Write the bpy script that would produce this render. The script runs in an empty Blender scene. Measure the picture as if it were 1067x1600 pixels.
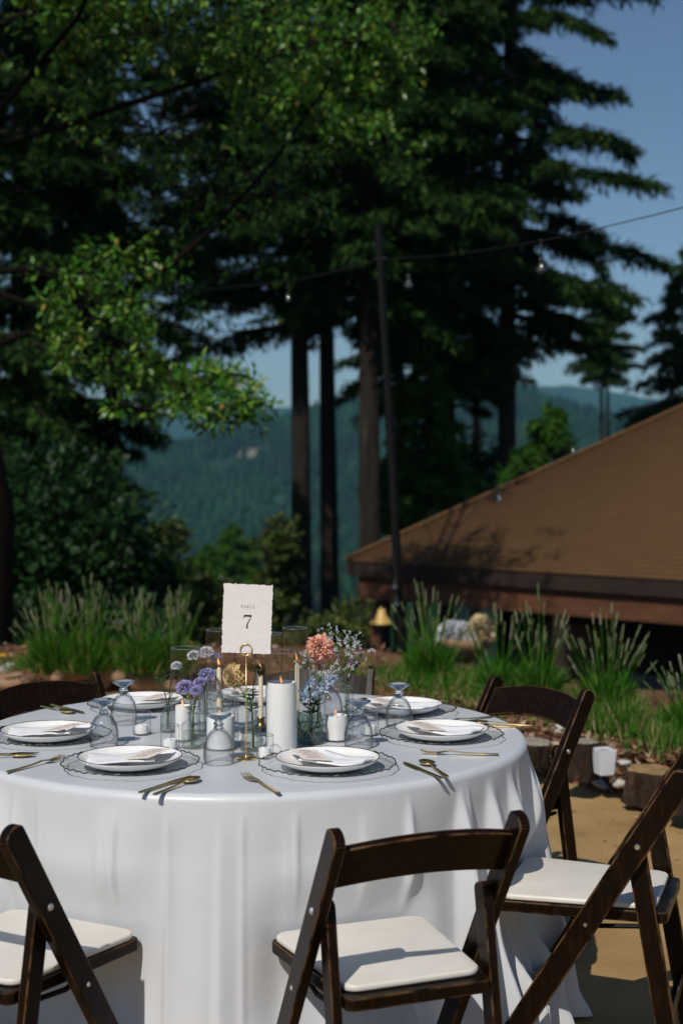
import bpy, math, random
import numpy as np
from mathutils import Vector, Matrix

# ------------------------------------------------------------------ camera, sky, sun, exposure
scene = bpy.context.scene
C = scene.collection
R = math.radians
PI = math.pi
FPX = 2222.0
CAM_H = 1.475
PITCH = 0.027
cam_d = bpy.data.cameras.new('camera')
cam = bpy.data.objects.new('camera', cam_d)
C.objects.link(cam)
cam.location = (0, 0, CAM_H)
cam.rotation_euler = (PI / 2 - PITCH, 0, 0)
cam_d.sensor_fit = 'VERTICAL'
cam_d.sensor_height = 36.0
cam_d.sensor_width = 24.0
cam_d.lens = 50.0
cam_d.clip_start = 0.05
cam_d.clip_end = 20000
cam_d.dof.use_dof = True
cam_d.dof.focus_distance = 3.62
cam_d.dof.aperture_fstop = 3.2
scene.camera = cam

SUN_AZ = 25.0      # shadows run this many degrees to the right of straight ahead
SUN_EL = 46.0
world = bpy.data.worlds.new('World')
scene.world = world
world.use_nodes = True
wn = world.node_tree.nodes
wl = world.node_tree.links
sky_n = wn.new('ShaderNodeTexSky')
sky_n.sky_type = 'NISHITA'
sky_n.sun_disc = False
sky_n.sun_elevation = R(SUN_EL)
sky_n.sun_rotation = R(180 + SUN_AZ)
sky_n.altitude = 600
sky_n.air_density = 1.0
sky_n.dust_density = 0.4
sky_n.ozone_density = 3.6
wn['Background'].inputs[1].default_value = 0.090
wl.new(sky_n.outputs[0], wn['Background'].inputs[0])

sun_d = bpy.data.lights.new('sun', 'SUN')
sun_d.energy = 4.5
sun_d.angle = R(0.53)
sun_d.color = (1.0, 0.94, 0.85)
sun = bpy.data.objects.new('sun', sun_d)
C.objects.link(sun)
to_sun = Vector((-math.sin(R(SUN_AZ)) * math.cos(R(SUN_EL)), -math.cos(R(SUN_AZ)) * math.cos(R(SUN_EL)), math.sin(R(SUN_EL))))
sun.rotation_euler = to_sun.to_track_quat('Z', 'Y').to_euler()
sun.location = (-3, -6, 12)

scene.view_settings.view_transform = 'Standard'
scene.view_settings.look = 'None'
scene.view_settings.exposure = -0.38
scene.view_settings.gamma = 1.0
scene.render.engine = 'CYCLES'
cy = scene.cycles
cy.use_denoising = True
cy.max_bounces = 10
cy.diffuse_bounces = 3
cy.glossy_bounces = 4
cy.transmission_bounces = 8
cy.transparent_max_bounces = 28
cy.volume_bounces = 0
cy.caustics_reflective = False
cy.caustics_refractive = False
cy.sample_clamp_indirect = 6.0

rng = np.random.default_rng(7)
random.seed(7)

# ------------------------------------------------------------------ helpers
def ray(px, py):
    x = (px - 533.5) / FPX
    u = -(py - 800.0) / FPX
    return Vector((x, math.cos(PITCH) + u * math.sin(PITCH), -math.sin(PITCH) + u * math.cos(PITCH)))
def at_y(px, py, Y):
    d = ray(px, py)
    return Vector((0, 0, CAM_H)) + d * (Y / d.y)
def at_z(px, py, Z):
    d = ray(px, py)
    return Vector((0, 0, CAM_H)) + d * ((Z - CAM_H) / d.z)

def tag(o, label=None, cat=None, group=None, kind=None):
    if label: o['label'] = label
    if cat: o['category'] = cat
    if group: o['group'] = group
    if kind: o['kind'] = kind
    return o
def empty(name, loc=(0, 0, 0), rz=0.0):
    o = bpy.data.objects.new(name, None)
    o.empty_display_size = 0.05
    o.location = loc
    o.rotation_euler = (0, 0, rz)
    C.objects.link(o)
    return o
def link(name, me, parent=None):
    o = bpy.data.objects.new(name, me)
    C.objects.link(o)
    if parent is not None: o.parent = parent
    return o
def np_mesh(name, V, Fc, mat, smooth=False):
    """fast mesh from numpy verts (n,3) and equal-size faces (m,k)"""
    V = np.asarray(V, np.float32); Fc = np.asarray(Fc, np.int32)
    me = bpy.data.meshes.new(name)
    me.vertices.add(len(V)); me.vertices.foreach_set('co', V.ravel())
    k = Fc.shape[1]
    me.loops.add(Fc.size); me.loops.foreach_set('vertex_index', Fc.ravel())
    me.polygons.add(len(Fc))
    me.polygons.foreach_set('loop_start', np.arange(0, Fc.size, k, dtype=np.int32))
    me.polygons.foreach_set('loop_total', np.full(len(Fc), k, np.int32))
    if smooth: me.polygons.foreach_set('use_smooth', np.ones(len(Fc), bool))
    me.update(calc_edges=True)
    me.validate()
    if mat: me.materials.append(mat)
    return me
def vnoise(x, y, seed=0):
    """smooth value noise"""
    x = np.asarray(x, float); y = np.asarray(y, float)
    xi = np.floor(x).astype(np.int64); yi = np.floor(y).astype(np.int64)
    xf = x - xi; yf = y - yi
    def h(a, b):
        n = (a * 374761393 + b * 668265263 + seed * 974711) & 0x7fffffff
        n = ((n ^ (n >> 13)) * 1274126177) & 0x7fffffff
        return ((n ^ (n >> 16)) & 0xffff) / 65535.0
    u = xf * xf * (3 - 2 * xf); v = yf * yf * (3 - 2 * yf)
    return (h(xi, yi) * (1 - u) + h(xi + 1, yi) * u) * (1 - v) + (h(xi, yi + 1) * (1 - u) + h(xi + 1, yi + 1) * u) * v
def fbm(x, y, seed=0, o=4):
    s = 0; a = .5
    for i in range(o):
        s = s + a * vnoise(x * 2 ** i, y * 2 ** i, seed + i); a *= .5
    return s
def sstep(a, b, x):
    t = np.clip((np.asarray(x, float) - a) / (b - a), 0, 1)
    return t * t * (3 - 2 * t)

class MB:
    def __init__(s): s.v = []; s.f = []
    def add(s, vs, fs):
        n = len(s.v)
        s.v += [tuple(v) for v in vs]
        s.f += [tuple(i + n for i in f) for f in fs]
    def box(s, c, size, M=None):
        hx, hy, hz = size[0] / 2, size[1] / 2, size[2] / 2
        vs = [Vector((sx * hx, sy * hy, sz * hz)) for sz in (-1, 1) for sy in (-1, 1) for sx in (-1, 1)]
        c = Vector(c)
        vs = [(M @ v if M else v) + c for v in vs]
        s.add(vs, [(0, 2, 3, 1), (4, 5, 7, 6), (0, 1, 5, 4), (2, 6, 7, 3), (0, 4, 6, 2), (1, 3, 7, 5)])
    def prism(s, poly, depth, M):
        """polygon in local XY extruded along local Z (centred), placed by 4x4 M"""
        n = len(poly)
        vs = [M @ Vector((p[0], p[1], -depth / 2)) for p in poly] + [M @ Vector((p[0], p[1], depth / 2)) for p in poly]
        fs = [tuple(range(n - 1, -1, -1)), tuple(range(n, 2 * n))]
        fs += [(i, (i + 1) % n, n + (i + 1) % n, n + i) for i in range(n)]
        s.add(vs, fs)
    def tube(s, pts, rad, seg=8, cap=True):
        pts = [Vector(p) for p in pts]
        if not hasattr(rad, '__len__'): rad = [rad] * len(pts)
        rings = []; up = Vector((0, 0, 1))
        d0 = (pts[1] - pts[0]).normalized()
        if abs(d0.z) > .9: up = Vector((1, 0, 0))
        a = d0.cross(up).normalized()
        for i, p in enumerate(pts):
            d = (pts[min(i + 1, len(pts) - 1)] - pts[max(i - 1, 0)]).normalized()
            a = (a - d * a.dot(d)).normalized(); b = d.cross(a)
            rings.append([p + (a * math.cos(2 * PI * k / seg) + b * math.sin(2 * PI * k / seg)) * rad[i] for k in range(seg)])
        vs = [v for r in rings for v in r]
        fs = []
        for i in range(len(rings) - 1):
            for k in range(seg):
                k2 = (k + 1) % seg
                fs.append((i * seg + k, i * seg + k2, (i + 1) * seg + k2, (i + 1) * seg + k))
        if cap:
            fs.append(tuple(range(seg - 1, -1, -1))); fs.append(tuple((len(rings) - 1) * seg + k for k in range(seg)))
        s.add(vs, fs)
    def lathe(s, prof, seg=32, c=(0, 0, 0), close=False, wob=None):
        """profile of (r,z); r==0 ends become poles"""
        c = Vector(c); idx = []
        vs = []; fs = []
        for (r, z) in prof:
            if r < 1e-7:
                idx.append([len(vs)] * seg); vs.append(c + Vector((0, 0, z)))
            else:
                row = []
                for k in range(seg):
                    a = 2 * PI * k / seg
                    rr = r if wob is None else r * wob(a, z)
                    row.append(len(vs)); vs.append(c + Vector((rr * math.cos(a), rr * math.sin(a), z)))
                idx.append(row)
        for i in range(len(idx) - 1):
            for k in range(seg):
                k2 = (k + 1) % seg
                q = [idx[i][k], idx[i][k2], idx[i + 1][k2], idx[i + 1][k]]
                u = []
                for t in q:
                    if t not in u: u.append(t)
                if len(u) >= 3: fs.append(tuple(u))
        s.add(vs, fs)
    def build(s, name, mat, parent=None, smooth=False, bevel=0.0, seg=2, angle=None):
        me = bpy.data.meshes.new(name)
        me.from_pydata(s.v, [], s.f)
        me.update()
        if mat: me.materials.append(mat)
        if smooth:
            me.polygons.foreach_set('use_smooth', np.ones(len(me.polygons), bool))
            if angle: me.set_sharp_from_angle(angle=R(angle))
        o = link(name, me, parent)
        if bevel > 0:
            b = o.modifiers.new('bevel', 'BEVEL'); b.width = bevel; b.segments = seg; b.limit_method = 'ANGLE'; b.angle_limit = R(40)
        return o

def TR(loc, rx=0, ry=0, rz=0):
    return Matrix.Translation(loc) @ Matrix.Rotation(rz, 4, 'Z') @ Matrix.Rotation(ry, 4, 'Y') @ Matrix.Rotation(rx, 4, 'X')

def copy_tree(o, parent=None):
    c = o.copy(); C.objects.link(c); c.parent = parent
    for ch in list(o.children): copy_tree(ch, c)
    return c

# ------------------------------------------------------------------ materials
def new_mat(name):
    m = bpy.data.materials.new(name); m.use_nodes = True
    nt = m.node_tree; return m, nt.nodes, nt.links, nt.nodes['Principled BSDF']
def simple(name, col, rough=.5, metal=0.0, spec=.5, **kw):
    m, n, l, p = new_mat(name)
    p.inputs['Base Color'].default_value = (*col, 1)
    p.inputs['Roughness'].default_value = rough
    p.inputs['Metallic'].default_value = metal
    p.inputs['Specular IOR Level'].default_value = spec
    for k, v in kw.items(): p.inputs[k.replace('_', ' ')].default_value = v
    return m
def ramp(n, stops):
    r = n.new('ShaderNodeValToRGB'); e = r.color_ramp.elements
    while len(e) > 1: e.remove(e[-1])
    e[0].position = stops[0][0]; e[0].color = (*stops[0][1], 1)
    for p, c in stops[1:]:
        x = e.new(p); x.color = (*c, 1)
    return r
def noisy(name, stops, scale, rough=.8, bump=0.0, bscale=None, detail=6, dist=.02, coord='Object', spec=.3, stretch=None, metal=0):
    m, n, l, p = new_mat(name)
    tc = n.new('ShaderNodeTexCoord'); src = tc.outputs[coord]
    if stretch:
        mp = n.new('ShaderNodeMapping'); mp.inputs['Scale'].default_value = stretch
        l.new(src, mp.inputs[0]); src = mp.outputs[0]
    nz = n.new('ShaderNodeTexNoise'); nz.inputs['Scale'].default_value = scale; nz.inputs['Detail'].default_value = detail
    nz.inputs['Roughness'].default_value = .6
    l.new(src, nz.inputs['Vector'])
    rp = ramp(n, stops); l.new(nz.outputs['Fac'], rp.inputs[0]); l.new(rp.outputs[0], p.inputs['Base Color'])
    p.inputs['Roughness'].default_value = rough; p.inputs['Specular IOR Level'].default_value = spec
    p.inputs['Metallic'].default_value = metal
    if bump > 0:
        nb = n.new('ShaderNodeTexNoise'); nb.inputs['Scale'].default_value = bscale or scale * 4; nb.inputs['Detail'].default_value = 8
        l.new(src, nb.inputs['Vector'])
        b = n.new('ShaderNodeBump'); b.inputs['Strength'].default_value = bump; b.inputs['Distance'].default_value = dist
        l.new(nb.outputs['Fac'], b.inputs['Height']); l.new(b.outputs[0], p.inputs['Normal'])
    return m
def leaf_mat(name, stops, rough=.55, trans=.3, spec=.3):
    """colour differs from leaf to leaf (random per island)"""
    m, n, l, p = new_mat(name)
    g = n.new('ShaderNodeNewGeometry')
    rp = ramp(n, stops); l.new(g.outputs['Random Per Island'], rp.inputs[0])
    l.new(rp.outputs[0], p.inputs['Base Color'])
    p.inputs['Roughness'].default_value = rough; p.inputs['Specular IOR Level'].default_value = spec
    t = n.new('ShaderNodeBsdfTranslucent'); l.new(rp.outputs[0], t.inputs['Color'])
    mx = n.new('ShaderNodeMixShader'); mx.inputs[0].default_value = trans
    l.new(p.outputs[0], mx.inputs[1]); l.new(t.outputs[0], mx.inputs[2])
    l.new(mx.outputs[0], n['Material Output'].inputs['Surface'])
    return m
def thin_glass(name, tint=(.97, .98, .98), edge=(.45, .50, .50), rough=.02, ior=1.5, base=.0, bump=None, power=4.0):
    """a blown glass wall: see-through head on, mirror-like and darker along its edges"""
    m, n, l, p = new_mat(name); n.remove(p)
    lw = n.new('ShaderNodeLayerWeight'); lw.inputs['Blend'].default_value = .5
    pw = n.new('ShaderNodeMath'); pw.operation = 'POWER'; pw.inputs[1].default_value = power
    l.new(lw.outputs['Facing'], pw.inputs[0])
    rp = ramp(n, [(0, tint), (1, edge)]); l.new(pw.outputs[0], rp.inputs[0])
    t = n.new('ShaderNodeBsdfTransparent'); l.new(rp.outputs[0], t.inputs[0])
    g = n.new('ShaderNodeBsdfGlossy'); g.inputs['Roughness'].default_value = rough
    fr = n.new('ShaderNodeMath'); fr.operation = 'POWER'; fr.inputs[1].default_value = 4.5
    l.new(lw.outputs['Facing'], fr.inputs[0])
    ad = n.new('ShaderNodeMath'); ad.operation = 'MULTIPLY_ADD'; ad.inputs[1].default_value = .75; ad.inputs[2].default_value = .045 + base; ad.use_clamp = True
    l.new(fr.outputs[0], ad.inputs[0])
    mx = n.new('ShaderNodeMixShader')
    l.new(ad.outputs[0], mx.inputs[0]); l.new(t.outputs[0], mx.inputs[1]); l.new(g.outputs[0], mx.inputs[2])
    l.new(mx.outputs[0], n['Material Output'].inputs['Surface'])
    if bump:
        tc = n.new('ShaderNodeTexCoord')
        v = n.new('ShaderNodeTexVoronoi'); v.inputs['Scale'].default_value = bump[0]; l.new(tc.outputs['Object'], v.inputs['Vector'])
        b = n.new('ShaderNodeBump'); b.inputs['Strength'].default_value = bump[1]; b.inputs['Distance'].default_value = .004
        l.new(v.outputs['Distance'], b.inputs['Height'])
        for q in (lw, g): l.new(b.outputs[0], q.inputs['Normal'])
    return m

# worn, dark stained wood: lighter where the edges are rubbed
def worn_wood():
    m, n, l, p = new_mat('dark_stained_wood')
    tc = n.new('ShaderNodeTexCoord')
    mp = n.new('ShaderNodeMapping'); mp.inputs['Scale'].default_value = (14, 14, 2.2); l.new(tc.outputs['Object'], mp.inputs[0])
    nz = n.new('ShaderNodeTexNoise'); nz.inputs['Scale'].default_value = 6; nz.inputs['Detail'].default_value = 7; l.new(mp.outputs[0], nz.inputs['Vector'])
    rp = ramp(n, [(.25, (.004, .0019, .0010)), (.55, (.009, .0041, .0019)), (.8, (.020, .009, .0036))]); l.new(nz.outputs['Fac'], rp.inputs[0])
    bv = n.new('ShaderNodeBevel'); bv.samples = 4; bv.inputs['Radius'].default_value = .005
    g = n.new('ShaderNodeNewGeometry')
    dt = n.new('ShaderNodeVectorMath'); dt.operation = 'DOT_PRODUCT'
    l.new(bv.outputs[0], dt.inputs[0]); l.new(g.outputs['Normal'], dt.inputs[1])
    sb = n.new('ShaderNodeMapRange'); sb.inputs[1].default_value = .985; sb.inputs[2].default_value = .86; l.new(dt.outputs['Value'], sb.inputs[0])
    n2 = n.new('ShaderNodeTexNoise'); n2.inputs['Scale'].default_value = 22; n2.inputs['Detail'].default_value = 5; l.new(tc.outputs['Object'], n2.inputs['Vector'])
    r2 = ramp(n, [(.38, (0, 0, 0)), (.55, (1, 1, 1))]); l.new(n2.outputs['Fac'], r2.inputs[0])
    mu = n.new('ShaderNodeMath'); mu.operation = 'MULTIPLY'; l.new(sb.outputs[0], mu.inputs[0]); l.new(r2.outputs[0], mu.inputs[1])
    mix = n.new('ShaderNodeMix'); mix.data_type = 'RGBA'; l.new(mu.outputs[0], mix.inputs[0])
    l.new(rp.outputs[0], mix.inputs[6]); mix.inputs[7].default_value = (.34, .18, .075, 1)
    l.new(mix.outputs[2], p.inputs['Base Color'])
    p.inputs['Roughness'].default_value = .32; p.inputs['Specular IOR Level'].default_value = .12
    b = n.new('ShaderNodeBump'); b.inputs['Strength'].default_value = .12; b.inputs['Distance'].default_value = .002
    l.new(nz.outputs['Fac'], b.inputs['Height']); l.new(b.outputs[0], p.inputs['Normal'])
    return m

M = {}
M['wood'] = worn_wood()
M['cushion'] = noisy('cream_vinyl', [(.3, (.66, .62, .55)), (.7, (.74, .70, .63))], 9, rough=.42, bump=.05, bscale=400, spec=.4)
M['steel'] = simple('screw_metal', (.72, .70, .66), .3, 1.0)
M['brass'] = simple('polished_gold', (.92, .64, .24), .27, 1.0)
M['brass_dark'] = simple('antique_gold', (.30, .19, .06), .25, 1.0)
M['rim'] = simple('dark_rim_paint', (.018, .014, .010), .25)
M['china'] = simple('white_china', (.88, .865, .84), .12, 0, .5)
M['paper'] = noisy('handmade_paper', [(.3, (.74, .69, .67)), (.7, (.80, .755, .735))], 60, rough=.9, bump=.25, bscale=350, dist=.001)
M['menu'] = noisy('cream_card', [(.3, (.80, .70, .62)), (.7, (.85, .76, .68))], 60, rough=.9, bump=.2, bscale=300, dist=.001)
M['ink'] = simple('black_ink', (.02, .018, .02), .7)
M['ink_pale'] = simple('brown_ink', (.30, .22, .17), .8)
M['napkin'] = noisy('white_linen', [(.3, (.80, .81, .83)), (.7, (.86, .865, .88))], 30, rough=.85, bump=.2, bscale=500, dist=.001)
M['wax'] = simple('white_wax', (.86, .85, .83), .45, 0, .3, Subsurface_Weight=.35, Subsurface_Radius=(.01, .008, .006), Subsurface_Scale=.6)
M['ivory'] = simple('ivory_wax', (.80, .70, .52), .42, 0, .3)
M['wick'] = simple('burnt_wick', (.01, .01, .01), .9)
M['glass'] = thin_glass('clear_glass', (.985, .99, .99), (.34, .38, .38))
M['lip'] = thin_glass('glass_lip', (.90, .93, .93), (.55, .6, .6), .03, 1.5, .30)
M['goblet'] = thin_glass('goblet_glass', (.985, .99, .99), (.015, .02, .02), .02, 1.55, .05, power=3.2)
M['charger'] = thin_glass('pressed_glass', (.975, .98, .975), (.90, .92, .92), .16, 1.5, .0)
M['textured_glass'] = thin_glass('textured_glass', (.88, .91, .89), (.36, .42, .40), .06, 1.5, .06, bump=(260, .9))
M['sage_glass'] = thin_glass('sage_green_glass', (.66, .74, .66), (.30, .38, .32), .05, 1.5, .05)
def flame_mat():
    m, n, l, p = new_mat('candle_flame')
    p.inputs['Base Color'].default_value = (1, .5, .1, 1)
    p.inputs['Emission Color'].default_value = (1.0, .38, .12, 1); p.inputs['Emission Strength'].default_value = 1.2
    return m
M['flame'] = flame_mat()
def cloth_mat():
    m, n, l, p = new_mat('white_satin_cloth')
    tc = n.new('ShaderNodeTexCoord')
    n1 = n.new('ShaderNodeTexNoise'); n1.inputs['Scale'].default_value = 5; n1.inputs['Detail'].default_value = 4; l.new(tc.outputs['Object'], n1.inputs['Vector'])
    rp = ramp(n, [(.3, (.57, .59, .62)), (.7, (.61, .63, .66))]); l.new(n1.outputs['Fac'], rp.inputs[0]); l.new(rp.outputs[0], p.inputs['Base Color'])
    p.inputs['Roughness'].default_value = .38; p.inputs['Specular IOR Level'].default_value = .5
    p.inputs['Sheen Weight'].default_value = .12; p.inputs['Sheen Roughness'].default_value = .4
    w = n.new('ShaderNodeTexNoise'); w.inputs['Scale'].default_value = 13; w.inputs['Detail'].default_value = 3; l.new(tc.outputs['Object'], w.inputs['Vector'])
    f = n.new('ShaderNodeTexNoise'); f.inputs['Scale'].default_value = 900; l.new(tc.outputs['Object'], f.inputs['Vector'])
    b1 = n.new('ShaderNodeBump'); b1.inputs['Strength'].default_value = .10; b1.inputs['Distance'].default_value = .02; l.new(w.outputs['Fac'], b1.inputs['Height'])
    b2 = n.new('ShaderNodeBump'); b2.inputs['Strength'].default_value = .08; b2.inputs['Distance'].default_value = .0008; l.new(f.outputs['Fac'], b2.inputs['Height']); l.new(b1.outputs[0], b2.inputs['Normal'])
    l.new(b2.outputs[0], p.inputs['Normal'])
    return m
M['cloth'] = cloth_mat()
M['patio'] = noisy('sandy_concrete', [(.22, (.19, .115, .042)), (.42, (.32, .20, .078)), (.6, (.38, .245, .10)), (.78, (.50, .35, .17))], 2.2, rough=.92, bump=.5, bscale=60, dist=.006, detail=10)
M['mulch'] = noisy('bark_mulch', [(.25, (.06, .026, .012)), (.5, (.15, .07, .034)), (.75, (.27, .14, .07))], 9, rough=.95, bump=.9, bscale=45, dist=.03, detail=10)
M['chips'] = leaf_mat('bark_chips', [(0, (.05, .024, .012)), (.5, (.19, .09, .042)), (.85, (.34, .20, .11)), (1, (.48, .37, .27))], .9, 0)
M['terrain'] = noisy('forest_floor', [(.3, (.03, .035, .014)), (.6, (.055, .06, .022)), (.8, (.10, .075, .04))], .4, rough=.95, bump=.6, bscale=3, dist=.2)
M['hill'] = noisy('wooded_hill', [(.35, (.007, .028, .012)), (.55, (.010, .040, .015)), (.68, (.022, .052, .022)), (.80, (.07, .085, .05))], .006, rough=.95, detail=9)
M['stone'] = noisy('pale_stone', [(.3, (.40, .36, .32)), (.7, (.62, .58, .53))], 12, rough=.85, bump=.4, bscale=50)
M['scar'] = noisy('bare_earth', [(.35, (.05, .05, .03)), (.6, (.22, .19, .15))], .08, rough=.95)
M['clay'] = noisy('tan_clay', [(.3, (.24, .14, .085)), (.7, (.36, .225, .14))], 8, rough=.85, bump=.3, bscale=60)
M['log_bark'] = noisy('log_bark', [(.35, (.012, .007, .004)), (.55, (.034, .019, .011)), (.8, (.11, .066, .038))], 14, rough=.95, bump=1.0, bscale=30, dist=.05, stretch=(1, 1, .3))
M['log_end'] = noisy('cut_wood', [(.3, (.20, .125, .055)), (.55, (.34, .215, .09)), (.8, (.42, .32, .17))], 18, rough=.9, bump=.6, bscale=60)
M['log_grey'] = noisy('weathered_cut_wood', [(.3, (.20, .17, .13)), (.7, (.42, .36, .29))], 18, rough=.9, bump=.6, bscale=60)
M['plastic'] = simple('white_plastic', (.66, .69, .74), .4)
M['black_metal'] = simple('black_powder_coat', (.004, .004, .0045), .6, 0, .15)
M['cable'] = simple('black_rubber', (.008, .008, .008), .6)
M['bulb'] = thin_glass('bulb_glass', (.93, .92, .88), (.5, .5, .47), .06, 1.5, .14)
M['filament'] = simple('bulb_filament', (.7, .45, .2), .3, 1.0)
M['roof_board'] = simple('roof_underlay', (.03, .02, .015), .9)
M['shingle'] = noisy('brown_asphalt_shingle', [(.3, (.092, .051, .024)), (.5, (.099, .055, .026)), (.7, (.106, .060, .029))], 5, rough=.95, spec=.1, detail=3)
M['redwood'] = noisy('stained_redwood', [(.3, (.070, .028, .013)), (.7, (.13, .052, .024))], 3, rough=.7, bump=.3, bscale=30, stretch=(1, 1, 6))
M['dark_board'] = noisy('dark_brown_board', [(.3, (.016, .010, .007)), (.7, (.032, .018, .012))], 3, rough=.8, bump=.3, bscale=30)
M['dark_glass'] = simple('window_glass', (.01, .012, .014), .08, 0, .6)
M['grey_panel'] = simple('grey_painted_panel', (.10, .10, .105), .7)
M['amber'] = simple('amber_shade_glass', (.62, .40, .10), .35, 0, .5, Transmission_Weight=.15)
M['bark'] = noisy('shaded_conifer_bark', [(.3, (.010, .008, .006)), (.55, (.022, .017, .013)), (.8, (.040, .030, .022))], 2.0, rough=.95, bump=1.0, bscale=9, dist=.08, stretch=(2.5, 2.5, .35))  # the crowns' shade on the trunks is put into this near-black colour
M['bark_pale'] = noisy('pale_sunlit_bark', [(.3, (.045, .032, .024)), (.55, (.10, .074, .055)), (.8, (.20, .155, .12))], 2.0, rough=.95, bump=1.0, bscale=9, dist=.08, stretch=(2.5, 2.5, .35))  # lighter bark copy; sun on the slim trunk is put into the colour
M['bark_mid'] = noisy('part_lit_brown_bark', [(.35, (.010, .008, .006)), (.55, (.026, .019, .014)), (.75, (.085, .064, .048))], 2.0, rough=.95, bump=1.0, bscale=9, dist=.08, stretch=(2.5, 2.5, .35))  # bark copy between the two, a partly sunlit trunk put into the colour
M['madrone'] = noisy('sun_patched_peeling_bark', [(.50, (.008, .005, .0035)), (.60, (.020, .010, .005)), (.66, (.20, .075, .026)), (.74, (.50, .25, .11))], 1.6, spec=.08, rough=.7, bump=.4, bscale=12, dist=.02)  # peeling bark: dark ground painted as shade, orange patches painted as sun
M['limb'] = noisy('shaded_limb_bark', [(.55, (.004, .003, .0025)), (.72, (.010, .006, .004)), (.78, (.14, .055, .02))], 2.2, rough=.8, spec=.08, bump=.3, bscale=12)  # darkened copy of the trunk bark, shade put into the colour
M['fir'] = leaf_mat('fir_needles', [(0, (.006, .020, .005)), (.45, (.015, .045, .008)), (.8, (.030, .078, .012)), (1, (.055, .115, .016))], .7, .22, .12)
M['fir_bright'] = leaf_mat('sunlit_fir_needles', [(0, (.016, .060, .008)), (.5, (.038, .115, .013)), (1, (.080, .18, .022))], .7, .28, .12)  # brighter copy of the fir needles, sunlight put into the colour
M['fir_far'] = leaf_mat('far_fir_needles', [(0, (.003, .020, .009)), (.6, (.006, .036, .014)), (1, (.014, .056, .018))], .7, .2, .2)
def vary(mat, scale, lo, hi):
    """broad natural differences in tone from stand to stand"""
    nt = mat.node_tree; n, l = nt.nodes, nt.links
    p = n['Principled BSDF']; src = p.inputs['Base Color'].links[0].from_socket
    tc = n.new('ShaderNodeTexCoord'); nz = n.new('ShaderNodeTexNoise'); nz.inputs['Scale'].default_value = scale; nz.inputs['Detail'].default_value = 5
    l.new(tc.outputs['Object'], nz.inputs['Vector'])
    r = ramp(n, [(.38, lo), (.62, hi)]); l.new(nz.outputs['Fac'], r.inputs[0])
    mx = n.new('ShaderNodeMix'); mx.data_type = 'RGBA'; mx.blend_type = 'MULTIPLY'; mx.inputs[0].default_value = 1
    l.new(src, mx.inputs[6]); l.new(r.outputs[0], mx.inputs[7]); l.new(mx.outputs[2], p.inputs['Base Color'])
vary(M['fir_far'], .012, (.35, .40, .5), (1.5, 1.35, 1.0))
M['madrone_leaf'] = leaf_mat('glossy_madrone_leaf', [(0, (.012, .06, .006)), (.35, (.040, .150, .010)), (.7, (.095, .25, .018)), (.95, (.20, .33, .035)), (.992, (.28, .27, .03)), (.995, (.34, .20, .03)), (1, (.28, .13, .03))], .40, .24, .45)
M['bush_leaf'] = leaf_mat('dark_bush_leaf', [(0, (.004, .018, .004)), (.6, (.010, .042, .007)), (1, (.024, .080, .012))], .55, .2, .3)
M['olive_leaf'] = leaf_mat('olive_shrub_leaf', [(0, (.032, .060, .012)), (.6, (.07, .105, .022)), (1, (.14, .16, .040))], .6, .25, .3)
M['lav_leaf'] = leaf_mat('lavender_leaf', [(0, (.012, .06, .004)), (.5, (.036, .145, .008)), (.86, (.09, .24, .018)), (1, (.26, .28, .10))], .7, .3, .12)
M['lav_spike'] = leaf_mat('lavender_spike', [(0, (.07, .11, .035)), (.6, (.15, .185, .085)), (1, (.28, .28, .19))], .8, .2, .2)
M['grass'] = leaf_mat('grass_blade', [(0, (.014, .07, .004)), (.45, (.038, .15, .008)), (.72, (.09, .23, .018)), (.80, (.22, .24, .07)), (1, (.42, .36, .18))], .7, .3, .12)
M['stem'] = leaf_mat('flower_stem', [(0, (.05, .11, .025)), (1, (.10, .17, .045))], .5, .1)
M['flower_leaf'] = leaf_mat('dark_flower_leaf', [(0, (.012, .045, .012)), (1, (.03, .085, .022))], .5, .2)
M['bud'] = simple('green_bud', (.02, .17, .035), .4)
M['dahlia'] = leaf_mat('peach_petal', [(0, (.78, .30, .19)), (.5, (.88, .46, .33)), (1, (.92, .62, .50))], .6, .3, .2)
M['lilac'] = leaf_mat('lilac_petal', [(0, (.25, .22, .48)), (.6, (.38, .36, .62)), (1, (.58, .56, .76))], .7, .3, .2)
M['white_petal'] = leaf_mat('white_petal', [(0, (.60, .61, .66)), (1, (.80, .80, .82))], .7, .3, .2)
M['burgundy'] = leaf_mat('burgundy_petal', [(0, (.008, .003, .006)), (1, (.03, .008, .018))], .6, .1, .3)
M['cream_petal'] = leaf_mat('cream_yellow_petal', [(0, (.72, .50, .17)), (.5, (.80, .66, .36)), (1, (.82, .74, .56))], .6, .3, .2)
M['tan_petal'] = leaf_mat('dull_olive_petal', [(0, (.20, .16, .06)), (1, (.34, .27, .12))], .7, .2, .2)
M['blue_petal'] = leaf_mat('pale_blue_petal', [(0, (.26, .42, .70)), (.6, (.40, .55, .78)), (1, (.60, .62, .80))], .6, .3, .2)
M['mauve'] = leaf_mat('mauve_petal', [(0, (.18, .07, .16)), (1, (.34, .17, .30))], .6, .2, .2)
M['yellow_petal'] = leaf_mat('yellow_petal', [(0, (.70, .38, .01)), (1, (.80, .52, .03))], .6, .2, .2)
M['water'] = thin_glass('vase_water', (.93, .96, .93), (.6, .66, .6), .02, 1.33)

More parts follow.
